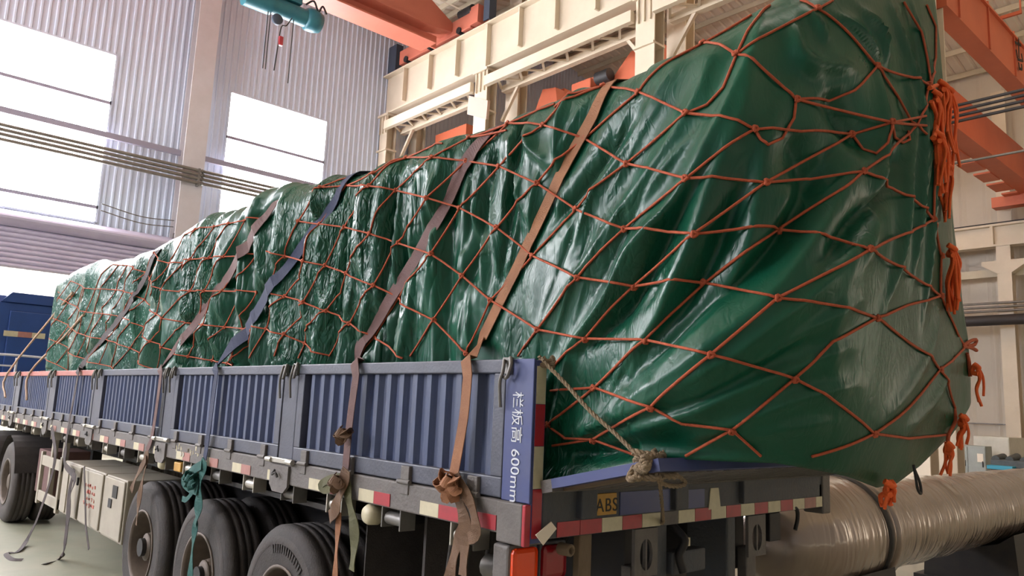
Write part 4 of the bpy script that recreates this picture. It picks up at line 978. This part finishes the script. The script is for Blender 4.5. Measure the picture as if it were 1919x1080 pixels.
# flat-sided hanging pleats of the front part
kx = [-11.5]; sgn_ = 1; kv = [0]
while kx[-1] < .3:
    gs = 1 + max(0, -kx[-1] - 1) / 2.6; kx.append(kx[-1] + rng.uniform(.05, .2) * gs); kv.append(sgn_ * rng.uniform(.012, .05) * min(gs, 1.7)); sgn_ = -sgn_
xw = flatA + .10 * perlin(flatA * .7, flatZ * .9, 61) + .03 * perlin(flatA * 2, flatZ * 2.2, 62) + .06 * (flatZ - 2.4) * np.clip((flatA + 3) / 3, 0, 1.2)
FOLD += np.interp(xw, kx, kv) * np.clip((-.05 - flatA) / .7, 0, 1) * np.clip((3.3 - flatZ) / .35, .25, 1) * (.6 + .8 * np.abs(perlin(flatA * .8, flatZ * 1.1, 63)) * 1.6)
# --- crinkles: long stretched wrinkles and a finer crush
sk = flatA * 1.0
wz = np.where(flatA < -.4, .35, .8)
fr_ = np.clip((-flatA - 1.2) / 1.5, 0, 1); cr = 1 - 2 * np.abs(perlin(flatA * 5.5 + 1.3 * perlin(flatA * 2, flatZ * 2, 5), flatZ * 4.2, 21)); cr2 = 1 - 2 * np.abs(perlin((flatA + flatZ * .7) * 9, (flatZ - flatA * .4) * 6, 33)); cr3 = perlin(flatA * 22, flatZ * 18, 41)
mask = np.clip(perlin(flatA * 1.3, flatZ * 1.6, 55) * 2.2 + .55, 0, 1) * np.clip(1.1 - .95 * np.clip((flatA + .3) / .6, 0, 1), .12, 1)
CRK = mask * (1 - .55 * fr_) * (.010 * (cr - .6) + .007 * (cr2 - .6) + .0012 * cr3)
CRK += .02 * perlin(flatA * 1.1, flatZ * .9, 71) * np.clip(1 - (flatA - .2), .3, 1)
# --- straps pull the sheet in (pixel paths of the webbing on the tarpaulin)
STRAP_PX = {'s1': [(1148, 158), (1128, 195), (1090, 262), (1048, 340), (1012, 420), (975, 500), (940, 568), (905, 640), (882, 678)],
            's2': [(930, 235), (905, 268), (880, 300), (850, 365), (810, 430), (775, 495), (735, 560), (700, 620), (672, 680)],
            's3': [(668, 328), (640, 362), (600, 418), (560, 475), (520, 530), (480, 590), (440, 645), (408, 690)],
            's4': [(520, 378), (490, 420), (455, 475), (420, 535), (385, 585), (345, 635), (305, 692)],
            's5': [(300, 470), (270, 540), (235, 585), (195, 637), (150, 693)]}
strap_az = {}; PULL = np.zeros(flatA.shape)
for k, pxs in STRAP_PX.items():
    pts = [q for q in (hit_az(*p) for p in pxs) if q]; strap_az[k] = pts
    d, t, s = poly_dist(pts); FOLD *= 1 - .8 * np.exp(-(d / .06) ** 2); CRK *= 1 - .6 * np.exp(-(d / .05) ** 2)
    PULL -= .022 * np.exp(-(d / .07) ** 2)
lim = .135 + .025 * np.clip((-flatA - 2) / 3, 0, 1); FOLD = lim * np.tanh(1.25 * FOLD / lim)
D = BASE.copy(); edge = np.clip((ZG[act] - np.repeat(ZBOT[None], NR_, 0)[act]) / .08, .25, 1)
top_fade = np.where(IG[act] > SR * .9, .25, 1.0)
D[act] += (FOLD + CRK + PULL) * edge * top_fade
far = ~act; D[far] += .03 * perlin(AG[far] * 2.3, ZG[far] * 1.2, 91)
# keep the sheet inside the side boards
inb = (FX[None] < .0) & (FY[None] < TN + .02) & (ZG < 2.05); D = np.where(inb, np.minimum(D, .07), D)
XG, YG = place(IG, D)
# folds on the shoulder lift the skyline a little
ZD = ZG.copy(); sh = (IG > 0) & (IG < SR * 1.01) & act; ZD[sh] += .55 * (D - BASE)[sh] * np.sin(np.clip(IG[sh] / SR, 0, 1) * math.pi / 2)
tv = np.stack([XG, YG, ZD], -1).reshape(-1, 3)
# open underside: the sheet turns in below
und = np.stack([FX - FNX * .16, FY - FNY * .16, np.maximum(ZBOT, np.where(FX > 0, 1.66, 1.42)) + .03], -1)
und2 = np.stack([FX - FNX * .85, np.clip(FY - FNY * .85, .9, 1.6), np.where(FX > 0, 1.75, 1.45)], -1)
nb = len(tv); allv = np.concatenate([tv, und, und2])
fq = list(quads)
for i in range(NS):
    j = (i + 1) % NS; fq.append((nb + i, nb + j, j, i)); fq.append((nb + NS + i, nb + NS + j, nb + j, nb + i))
# close the top along the ridge
top0 = (NR_ - 1) * NS
me = bpy.data.meshes.new('tarpaulin'); TO = Vector((-5, 1.25, 1.42))
me.from_pydata((allv - np.array(TO)).tolist(), [], fq + [tuple(top0 + i for i in range(NS))])
me.polygons.foreach_set('use_smooth', [True] * len(me.polygons)); me.materials.append(MATS['tarp']); me.update()
tarp = bpy.data.objects.new('tarpaulin', me); COL.objects.link(tarp); tarp.location = TO
tag(tarp, 'huge glossy dark green tarpaulin draped over the trailer load and hanging past its rear', 'tarpaulin')
tarp_v = [Vector(p) for p in allv]
tarp_bvh = BVHTree.FromPolygons(tarp_v, fq)
def on_tarp(px, py):
    loc, n, idx, dist = tarp_bvh.ray_cast(CAMV, Vector(ray(px, py)).normalized())
    return (loc, n) if loc is not None else None
# ------------------------------------------------------------------ the orange cargo net over the tarpaulin
NET = empty('cargo_net', (-3, .1, 1.6), 'orange rope cargo net knotted over the green tarpaulin', 'net')
A = {0: [(1318, 83), (1380, 103), (1491, 187), (1670, 230), (1734, 236)],
     -1: [(1499, 2), (1531, 18), (1642, 125), (1740, 160)],
     1: [(1040, 172), (1130, 163), (1198, 173), (1286, 213), (1413, 243), (1500, 247), (1595, 252), (1670, 230)],
     2: [(880, 243), (953, 233), (1019, 235), (1097, 260), (1175, 307), (1286, 335), (1434, 343), (1616, 322), (1748, 412), (1762, 480)],
     3: [(700, 318), (762, 297), (810, 296), (875, 302), (937, 312), (1007, 344), (1081, 393), (1171, 429), (1300, 439), (1457, 431), (1629, 468), (1761, 555), (1795, 630)],
     4: [(600, 352), (650, 349), (692, 349), (742, 357), (800, 371), (863, 390), (932, 427), (1000, 480), (1083, 520), (1188, 537), (1321, 531), (1456, 559), (1641, 596), (1760, 693), (1788, 764)],
     5: [(560, 415), (600, 421), (646, 426), (694, 438), (746, 456), (808, 476), (867, 517), (920, 563), (1008, 618), (1097, 635), (1210, 637), (1332, 665), (1488, 710), (1636, 813), (1700, 822), (1776, 815)],
     6: [(500, 471), (535, 480), (569, 490), (610, 498), (650, 513), (701, 535), (749, 558), (813, 600), (875, 662)],
     7: [(500, 545), (535, 556), (569, 567), (612, 583), (656, 606), (704, 631), (756, 672)],
     8: [(470, 607), (500, 617), (533, 627), (573, 644), (621, 667)],
     9: [(1033, 733), (1115, 727), (1220, 763), (1278, 795), (1371, 806), (1425, 855)],
     10: [(1028, 797), (1060, 822), (1112, 824), (1190, 853)]}
Bd = [[(1531, 18), (1559, 2)], [(1531, 18), (1380, 103), (1355, 165), (1325, 197), (1286, 213), (1175, 307), (1081, 393), (1000, 480), (920, 563), (875, 662)],
      [(1642, 125), (1600, 170), (1552, 190), (1491, 187), (1487, 222), (1465, 260), (1439, 272), (1425, 262), (1413, 243), (1286, 335), (1171, 429), (1083, 520), (1008, 618), (972, 668)],
      [(1642, 125), (1680, 180), (1707, 229), (1735, 252)], [(1740, 160), (1703, 250), (1616, 322), (1457, 431), (1321, 531), (1210, 637), (1115, 727), (1028, 797)],
      [(1733, 218), (1670, 230), (1662, 268), (1640, 288), (1615, 280), (1595, 252), (1434, 343), (1300, 439), (1188, 537), (1097, 635), (1037, 690)],
      [(1670, 230), (1675, 258), (1690, 268), (1703, 262), (1700, 246)],
      [(1748, 412), (1629, 468), (1456, 559), (1332, 665), (1220, 763), (1112, 824), (1036, 836)], [(1761, 555), (1700, 572), (1641, 596), (1560, 640), (1488, 710), (1371, 806), (1285, 855)],
      [(1805, 653), (1760, 693), (1700, 765), (1636, 813), (1580, 838), (1520, 856)], [(1750, 300), (1749, 360), (1748, 412)], [(1762, 480), (1761, 555)],
      [(1318, 83), (1198, 173), (1097, 260), (1007, 344), (932, 427), (867, 517), (813, 600), (770, 668)], [(1130, 163), (1019, 235), (937, 312), (863, 390), (808, 476), (749, 558), (704, 631), (675, 670)],
      [(1040, 180), (953, 233), (875, 302), (800, 371), (746, 456), (701, 535), (656, 606), (618, 668)], [(950, 215), (880, 243), (810, 296), (742, 357), (694, 438), (650, 513), (612, 583), (573, 644), (560, 672)],
      [(830, 270), (762, 297), (692, 349), (646, 426), (610, 498), (569, 567), (533, 627), (515, 668)], [(700, 318), (650, 349), (600, 421), (569, 490), (535, 556), (500, 617), (468, 672)], [(650, 335), (600, 352), (560, 415), (535, 480), (500, 545), (470, 607), (435, 672)],
      [(1408, 30), (1318, 83)], [(1442, 4), (1400, 60), (1380, 103)], [(1692, 4), (1725, 60), (1736, 110), (1743, 158)], [(1735, 10), (1752, 50), (1752, 110), (1744, 158)]]
FXY = np.stack([FX, FY], 1)
def outer(g, lo, hi):
    "move g along the load's outward direction so that it clears the sheet by lo..hi"
    j = int(np.argmin((FXY[:, 0] - g.x) ** 2 + (FXY[:, 1] - g.y) ** 2)); up = max(0., min(1., (g.z - (HT[j] - SR)) / SR)) * 1.1
    N_ = Vector((FNX[j] * math.cos(up), FNY[j] * math.cos(up), math.sin(up)))
    loc, n, idx, d = tarp_bvh.ray_cast(g + N_ * .45, -N_)
    if loc is None or d > .8: return g, N_
    h = .45 - d; h = -(d - .45)
    h = (g - loc).dot(N_)
    return (loc + N_ * max(lo, min(h, hi))), N_
def drape(points, r):
    "rope centre line lying over the sheet through surface points"
    out = []
    for (p, n), (q, m) in zip(points, points[1:]):
        k = max(3, int((q - p).length / .03))
        for i in range(k): out.append((p.lerp(q, i / k), i == 0))
    out.append((points[-1][0], True)); pins = [b_ for g, b_ in out]
    res = [outer(g, r * .8, .07)[0] for g, b_ in out]
    for rep in range(4):
        for it in range(4): res = [res[0]] + [res[i] if pins[i] else res[i] * .4 + (res[i - 1] + res[i + 1]) * .3 for i in range(1, len(res) - 1)] + [res[-1]]
        res = [outer(g, r * .8, .07)[0] for g in res]
    return res
def lift(pxs):
    res = []
    for p in pxs:
        h_ = on_tarp(*p)
        if h_ is None:
            for dx, dy in ((0, 8), (-8, 0), (8, 0), (0, 16), (-14, 8), (-25, 0), (0, 30), (0, -10), (0, -20)):
                h_ = on_tarp(p[0] + dx, p[1] + dy)
                if h_: break
        if h_ is None: continue
        loc, n = h_
        res.append((loc, n))
    return res
RR = .0056
def strand(pts, r=RR, material='net_rope'):
    if len(pts) < 2: return None
    return MB().tube(drape(pts, r), r, 6).build('net_rope', material, NET)
nodes = {}
for k, row in A.items():
    strand(lift(row))
for row in Bd: strand(lift(row))
cnt = {}
for row in list(A.values()) + Bd:
    for p in row: cnt[p] = cnt.get(p, 0) + 1
def knot_mesh(c, n, s=1.0):
    mb = MB(); u, v = perp(n); R = .011 * s
    for a in (0, 2.1, 4.2):
        d = (u * math.cos(a) + v * math.sin(a)) * R * .5
        mb.tube([c + d - (u * math.sin(a) - v * math.cos(a)) * R * .9, c + d * 1.3 + n * R * .5, c + d + (u * math.sin(a) - v * math.cos(a)) * R * .9], R * .62, 6)
    return mb
for p, k in cnt.items():
    if k > 1:
        h_ = lift([p])
        if h_: knot_mesh(h_[0][0] + h_[0][1] * .008, h_[0][1]).build('knot', 'net_rope', NET)
# the finer-looking front half: the same mesh carried on along the load (a = along, z)
def sheet_point(a, z):
    j = int(np.argmin(np.abs(FA[:len(xs)] - a))); loc, n, idx, d = tarp_bvh.ray_cast(Vector((a, -1.5, z)), Vector((0, 1, 0)))
    if loc is None or loc.y > .6: return None
    return (loc, -n if n.y > 0 else n)
P0 = np.array((-3.1, 2.52)); VA = np.array((-.33, .055)); VB = np.array((.29, .235))
def lat(i, k):                                       # i steps to the front, k steps up the other diagonal
    p = P0 + VA * i + VB * k; sag = .05 * math.sin(p[0] * 1.7) - .10 * math.exp(-((p[0] + 5.3) / .7) ** 2) * (p[1] - 2); return p[0], p[1] + sag
def run(points):
    seg = []
    for (a, z) in points:
        q = sheet_point(a, z) if (-10.05 < a < -2.95 and 2.0 < z < 3.26) else None
        if q: seg.append(q)
        else:
            if len(seg) > 1: strand(seg)
            seg = []
    if len(seg) > 1: strand(seg)
for k in range(-8, 34): run([lat(i, k) for i in range(-4, 60)])
for i in range(-2, 62): run([lat(i, k) for k in range(-12, 34)])
for i in range(-2, 60):
    for k in range(-12, 34):
        a, z = lat(i, k)
        if -6.5 < a < -3.0 and 2.03 < z < 3.24:
            q = sheet_point(a, z)
            if q: knot_mesh(q[0] + q[1] * .008, q[1]).build('knot', 'net_rope', NET)
# orange tassels: bunched net ends hanging at the far rear edge
def tassel(px0, py0, length, n, spread, X=1.0, wide=.02, material='net_orange', bunch=True):
    h_ = on_tarp(px0, py0); top = (h_[0] + (CAMV - h_[0]).normalized() * .06 + h_[1] * .02) if h_ else at(px0, py0, 0, X + .02)
    tsl = None
    for i in range(n):
        o = Vector((random.uniform(-.02, .02), random.uniform(-wide, wide), random.uniform(-.01, .01))); l = length * random.uniform(.75, 1.05)
        e_ = Vector((random.uniform(-.02, .02), random.uniform(-spread, spread), -l))
        pts = bez([top + o * .3 + Vector((0, 0, .02)), top + o + Vector((.01, 0, -l * .25)), top + o + e_ * .6 + Vector((random.uniform(-.015, .015), random.uniform(-.015, .015), 0)), top + o + e_], 5)
        t = MB().tube(pts, .0066, 6)
        if tsl is None: tsl = t.build('tassel', material, NET)
        else: t.build('tassel_cord', material, tsl)
    if bunch:
        kb = MB(); kb.tube(bez([top + Vector((0, -wide, .02)), top + Vector((.02, 0, .0)), top + Vector((0, wide, .015)), top + Vector((-.01, 0, -.02)), top + Vector((.02, -wide, -.03))], 5), .012, 6); kb.build('tassel_knot', material, tsl)
    return tsl
random.seed(5)
tassel(1757, 166, .30, 6, .06, 1.0, .04); tassel(1768, 175, .42, 5, .05, 1.0, .03); tassel(1748, 185, .30, 5, .03, 1.0, .025); tassel(1752, 262, .26, 8, .04, 1.0, .03); tassel(1765, 318, .26, 6, .03, 1.0, .018); tassel(1772, 470, .28, 11, .05, 1.02, .03)
tassel(1817, 690, .18, 3, .015, 1.0, .01); tassel(1794, 785, .13, 6, .03, 1.0, .025); tassel(1776, 838, .14, 4, .015, 1.0, .01); tassel(1655, 906, .085, 9, .025, 1.04, .03)
for pts in ([(1742, 165), (1758, 160), (1775, 165)], [(1745, 190), (1755, 225), (1750, 258)], [(1760, 190), (1752, 230), (1758, 262), (1768, 280)], [(1748, 258), (1762, 290), (1765, 320)], [(1765, 166), (1768, 220), (1778, 240), (1772, 262)]):
    MB().tube(bez([(on_tarp(x, y)[0] + (CAMV - on_tarp(x, y)[0]).normalized() * .05) if on_tarp(x, y) else at(x, y, 0, .98) for x, y in pts], 6), .011, 6).build('net_rope', 'net_orange', NET)
# bow and loops at the right edge
for pts in ([(1803, 650), (1818, 640), (1829, 637), (1826, 646), (1812, 648)], [(1803, 650), (1820, 652), (1830, 657)], [(1812, 662), (1816, 680), (1818, 706)], [(1805, 646), (1795, 630)]):
    MB().tube(bez([at(x, y, 0, 1.0) for x, y in pts], 6), .009, 6).build('net_rope', 'net_rope', NET)
MB().tube(bez([at(x, y, 0, 1.0) for x, y in [(1776, 838), (1778, 815), (1790, 790), (1788, 764)]], 6), .009, 6).build('net_rope', 'net_rope', NET)

# ------------------------------------------------------------------ webbing straps over the load
def strap(key, label, material, width, panel_px, tails, topz=.0):
    pts = [q for q in lift(STRAP_PX[key]) if q[0].z > 2.03]
    line = bez([p for p, n in pts], 8); out = []; nr = []
    for g in line:
        q, n = outer(g, .012, .06); out.append(q); nr.append(n)
    for rep in range(3):
        for it in range(5): out = [out[0]] + [out[i] * .4 + (out[i - 1] + out[i + 1]) * .3 for i in range(1, len(out) - 1)] + [out[-1]]
        out = [outer(g, .010, .08)[0] for g in out]
    nr = [outer(g, .010, .08)[1] for g in out]
    # carry the webbing over the top to the far side
    p0 = out[0]; over = [Vector((p0.x - .05, 1.2, max(p0.z + .12, 3.44))), Vector((p0.x - .02, .75, max(p0.z + .1, 3.42)))]
    e_ = empty('webbing_strap', (out[-1].x, .0, FLOOR), label, 'strap', 'webbing straps over the tarpaulin')
    lx, ly = STRAP_PX[key][-1]; edge = at(lx, ly, 1, .03); edge.z = ZT + .01; pp = [at(x, y, 1, -.03) for x, y in panel_px]
    path = over + out + [edge, Vector((edge.x * .5 + pp[0].x * .5, -.022, ZT + .004))] + bez(pp, 4)
    nrm = [Vector((0, 0, 1))] * 2 + nr + [Vector((0, -.3, 1)), Vector((0, -1, .3))] + [Vector((0, -1, 0))] * (len(path) - len(out) - 4)
    npn = len(path) - len(out) - 2; MB().ribbon(path, nrm, [width] * (len(path) - npn) + [min(width, .066)] * npn, .004).build('webbing', material, e_)
    for (tp, w_, y_, mm) in tails:
        q = bez([at(x, y, 1, yy) for (x, y), yy in zip(tp, y_ if hasattr(y_, '__len__') else [y_] * len(tp))], 5); n_ = [Vector((.25 * math.sin(i * .8), -1, .1)) for i in range(len(q))]
        MB().ribbon(q, n_, w_ * 1.35, .004).build('tail', mm, e_)
    return e_
def bundle(e_, px, py, y, size, material, n=5):
    "loops of gathered webbing tied at the side beam"
    c = at(px, py, 1, y)
    for i in range(n):
        a = math.radians([205, 255, 335, 30, 150, 290][i % 6] + random.uniform(-15, 15)); r = size * [1.25, 1.0, .95, .7, .8, 1.1][i % 6]; k = random.uniform(.25, .5)
        loop = bez([c, c + Vector((r * math.cos(a - k) * .6, -.025, r * math.sin(a - k) * .6 + .01)), c + Vector((r * math.cos(a), -.05, r * math.sin(a))), c + Vector((r * math.cos(a + k) * .6, -.06, r * math.sin(a + k) * .55 - .01)), c + Vector((.01, -.03, 0))], 6)
        tw = random.uniform(-.8, .8)
        MB().ribbon(loop, [Vector((-math.sin(a) * .7 + tw * q / len(loop), -.6, math.cos(a) * .7)) for q in range(len(loop))], .045, .004).build('loop', material, e_)
    kn = MB(); kn.ribbon(bez([c + Vector((-.03, -.045, .02)), c + Vector((0, -.075, .005)), c + Vector((.03, -.045, -.015)), c + Vector((.0, -.03, -.03))], 5), [Vector((0, -1, .3))] * 16, .05, .006); kn.build('knot', material, e_)
s1 = strap('s1', 'tan brown webbing strap nearest the trailer rear, knotted on the side beam', 'strap_brown', .062, [(877, 705), (870, 780), (860, 840), (850, 895)],
      [([(852, 890), (862, 940), (872, 990), (868, 1080)], .05, -.04, 'strap_tail'), ([(860, 905), (885, 950), (892, 1000), (878, 1010)], .04, -.05, 'strap_tail'), ([(872, 985), (855, 1030), (840, 1100)], .05, -.03, 'strap_tail')])
bundle(s1, 858, 903, -.03, .075, 'strap_brown', 6)
s2 = strap('s2', 'dark brown webbing strap second from the rear, knotted twice down the side board', 'strap_dark', .092, [(668, 705), (660, 760), (654, 812), (648, 880)],
      [([(650, 880), (640, 920), (628, 955), (618, 970)], .06, -.05, 'strap_tail'), ([(645, 890), (655, 940), (665, 1000), (660, 1070)], .05, -.035, 'strap_moss'), ([(636, 960), (632, 1020), (628, 1090)], .03, -.03, 'strap_brown'), ([(640, 895), (615, 900), (602, 910), (612, 918), (640, 905)], .035, -.05, 'strap_moss')])
bundle(s2, 657, 812, -.03, .05, 'strap_tail', 4); bundle(s2, 646, 900, -.03, .05, 'strap_tail', 3)
s3 = strap('s3', 'navy blue webbing strap ending in a teal cloth bundle under the beam', 'strap_blue', .11, [(406, 700), (398, 760), (390, 820), (384, 862)], [([(384, 862), (376, 900), (372, 950), (366, 985)], .07, -.04, 'cloth_teal'), ([(368, 975), (362, 1020), (356, 1090)], .05, -.03, 'cloth_teal'), ([(378, 872), (358, 884), (345, 900), (352, 912), (370, 920)], .05, -.05, 'cloth_teal'), ([(372, 905), (352, 935), (342, 935)], .03, -.05, 'cloth_teal')])
bundle(s3, 370, 895, -.03, .08, 'cloth_teal', 6)
s4 = strap('s4', 'purple brown webbing strap crossing the bunched part of the net', 'strap_dark', .11, [(302, 700), (296, 750), (285, 820), (275, 845)], [([(276, 845), (272, 880), (262, 930), (256, 985)], .05, -.04, 'strap_tail'), ([(274, 860), (258, 890), (246, 920)], .05, -.05, 'strap_tail')])
s5 = strap('s5', 'black webbing strap near the front of the load with its tail on the floor', 'strap_black', .1, [(147, 700), (140, 740), (130, 790), (124, 835)], [([(124, 835), (122, 870), (140, 895), (132, 930), (127, 985)], .05, -.05, 'strap_black')])
# loose strap tails reaching the floor
def floor_tail(pts, ys, label, w_=.05):
    q = bez([at(x, y, 1, yy) if yy is not None else at(x, y, 2, FLOOR + .012) for (x, y), yy in zip(pts, ys)], 6); n_ = [Vector((.3, -1, .2)) if p.z > .05 else Vector((.2, -.4, 1)) for p in q]
    return MB().ribbon(q, n_, w_, .004).build('strap_tail', 'strap_black', None, label, 'strap', 'loose strap ends on the floor')
floor_tail([(97, 800), (103, 865), (75, 960), (52, 1010), (34, 1034), (12, 1038), (22, 1049), (42, 1050)], (-.04, -.04, -.05, -.06, None, None, None, None), 'loose dark strap end curling on the floor by the drive wheel')
floor_tail([(140, 880), (130, 925), (126, 985), (120, 1030), (112, 1048), (82, 1058)], (-.045, -.045, -.05, -.06, None, None), 'loose dark strap end touching the floor below the tool boxes')
MB().ribbon([at(x, y, 1, -.02) for x, y in [(158, 875), (160, 930), (161, 985), (167, 1030)]], [Vector((.2, -1, 0))] * 4, .03, .004).build('strap_tail', 'strap_black', None, 'short thin strap end hanging in front of the tool boxes', 'strap', 'loose strap ends on the floor')
# pale ropes at the front of the load
for (pts, end, t) in (([(135, 555), (128, 562)], [(14, 700), (10, 745)], 'left'), ([(160, 590), (120, 635)], [(55, 700), (50, 750)], 'right')):
    L_ = [p + n * .02 for p, n in lift(pts)] + [at(x, y, 1, -.02) for x, y in end]
    MB().tube(bez(L_, 4), .016, 6).build('lashing_rope', 'strap_cream', None, 'pale lashing rope tied down at the front, %s of the pair' % t, 'rope', 'ropes at the front of the load')
# ------------------------------------------------------------------ rope holding the tailgate, paper tag, small wire loop
R0 = empty('manila_rope', (.3, .1, 1.5), 'frayed tan rope from the corner post down to the tailgate', 'rope')
kc = at(1212, 872, 0, .52)
def twist(pts, r, name, parent=R0):
    P_ = bez(pts, 14); mb = MB()
    for s in range(3):
        out = []; L_ = 0; u = None
        for i, p in enumerate(P_):
            t = (P_[min(i + 1, len(P_) - 1)] - P_[max(i - 1, 0)]).normalized()
            if i: L_ += (p - P_[i - 1]).length
            if u is None: u = perp(t)[0]
            u = (u - t * u.dot(t)).normalized(); v = t.cross(u); a = L_ * 90 + s * 2 * math.pi / 3; out.append(p + (u * math.cos(a) + v * math.sin(a)) * r * .5)
        mb.tube(out, r * .58, 6)
    return mb.build(name, 'manila', parent)
post_top = Vector((-.01, .045, 2.012))
mid = post_top.lerp(kc, .5) - Vector((0, 0, .01))
twist([post_top, post_top.lerp(kc, .25), mid, post_top.lerp(kc, .75), kc], .009, 'line')
for i in range(4):
    a = i * 1.3; c = post_top + Vector((.01, .02, -.005 * i)); twist([c + Vector((.03 * math.cos(a), .03 * math.sin(a), .012)), c + Vector((.035, .01, -.02 * i * .3)), c + Vector((.03 * math.cos(a + 2), .03 * math.sin(a + 2), -.02)), c + Vector((.03 * math.cos(a + 4), .03 * math.sin(a + 4), .01))], .008, 'post_wrap')
random.seed(9)
for i in range(10):
    pts = [kc + Vector((random.uniform(-.05, .05), random.uniform(-.06, .10), random.uniform(-.05, .05))) for _ in range(5)]; twist(pts, .013, 'knot_turn')
lp = [at(x, y, 0, .55) for x, y in [(1225, 868), (1250, 880), (1278, 898), (1283, 908), (1262, 912), (1238, 905), (1228, 890)]]
twist(lp, .0085, 'loop')
fr = [at(x, y, 0, X) for x, y, X in [(1228, 885, .55), (1236, 905, .5), (1240, 940, .25), (1243, 975, .03), (1240, 982, .02)]]
twist(fr, .0085, 'hanging_end')
for i in range(4):
    a = at(1225 + i * 5, 862, 0, .54); twist([kc + Vector((0, .03, .02)), a, a + Vector((0, .01, .02 + .005 * i))], .004, 'frayed_end')
tagc = [at(x, y, 0, .03) for x, y in [(1003, 1003), (1032, 978), (1042, 991), (1017, 1022)]]
nn = Vector((.004, 0, 0)); MB().add(tagc + [p + nn for p in tagc], [(3, 2, 1, 0), (4, 5, 6, 7), (0, 1, 5, 4), (1, 2, 6, 5), (2, 3, 7, 6), (3, 0, 4, 7)]).build('paper_tag', 'paper', None, 'cream paper tag stuck crooked on the rear corner above the lamps', 'tag')
MB().tube(bez([at(x, y, 0, 1.0) for x, y in [(1712, 872), (1716, 895), (1720, 918), (1726, 925), (1724, 905), (1714, 880)]], 6), .006, 6).build('wire_loop', 'steel_dark', None, 'thin dark wire loop hanging under the rear tarp edge', 'wire')
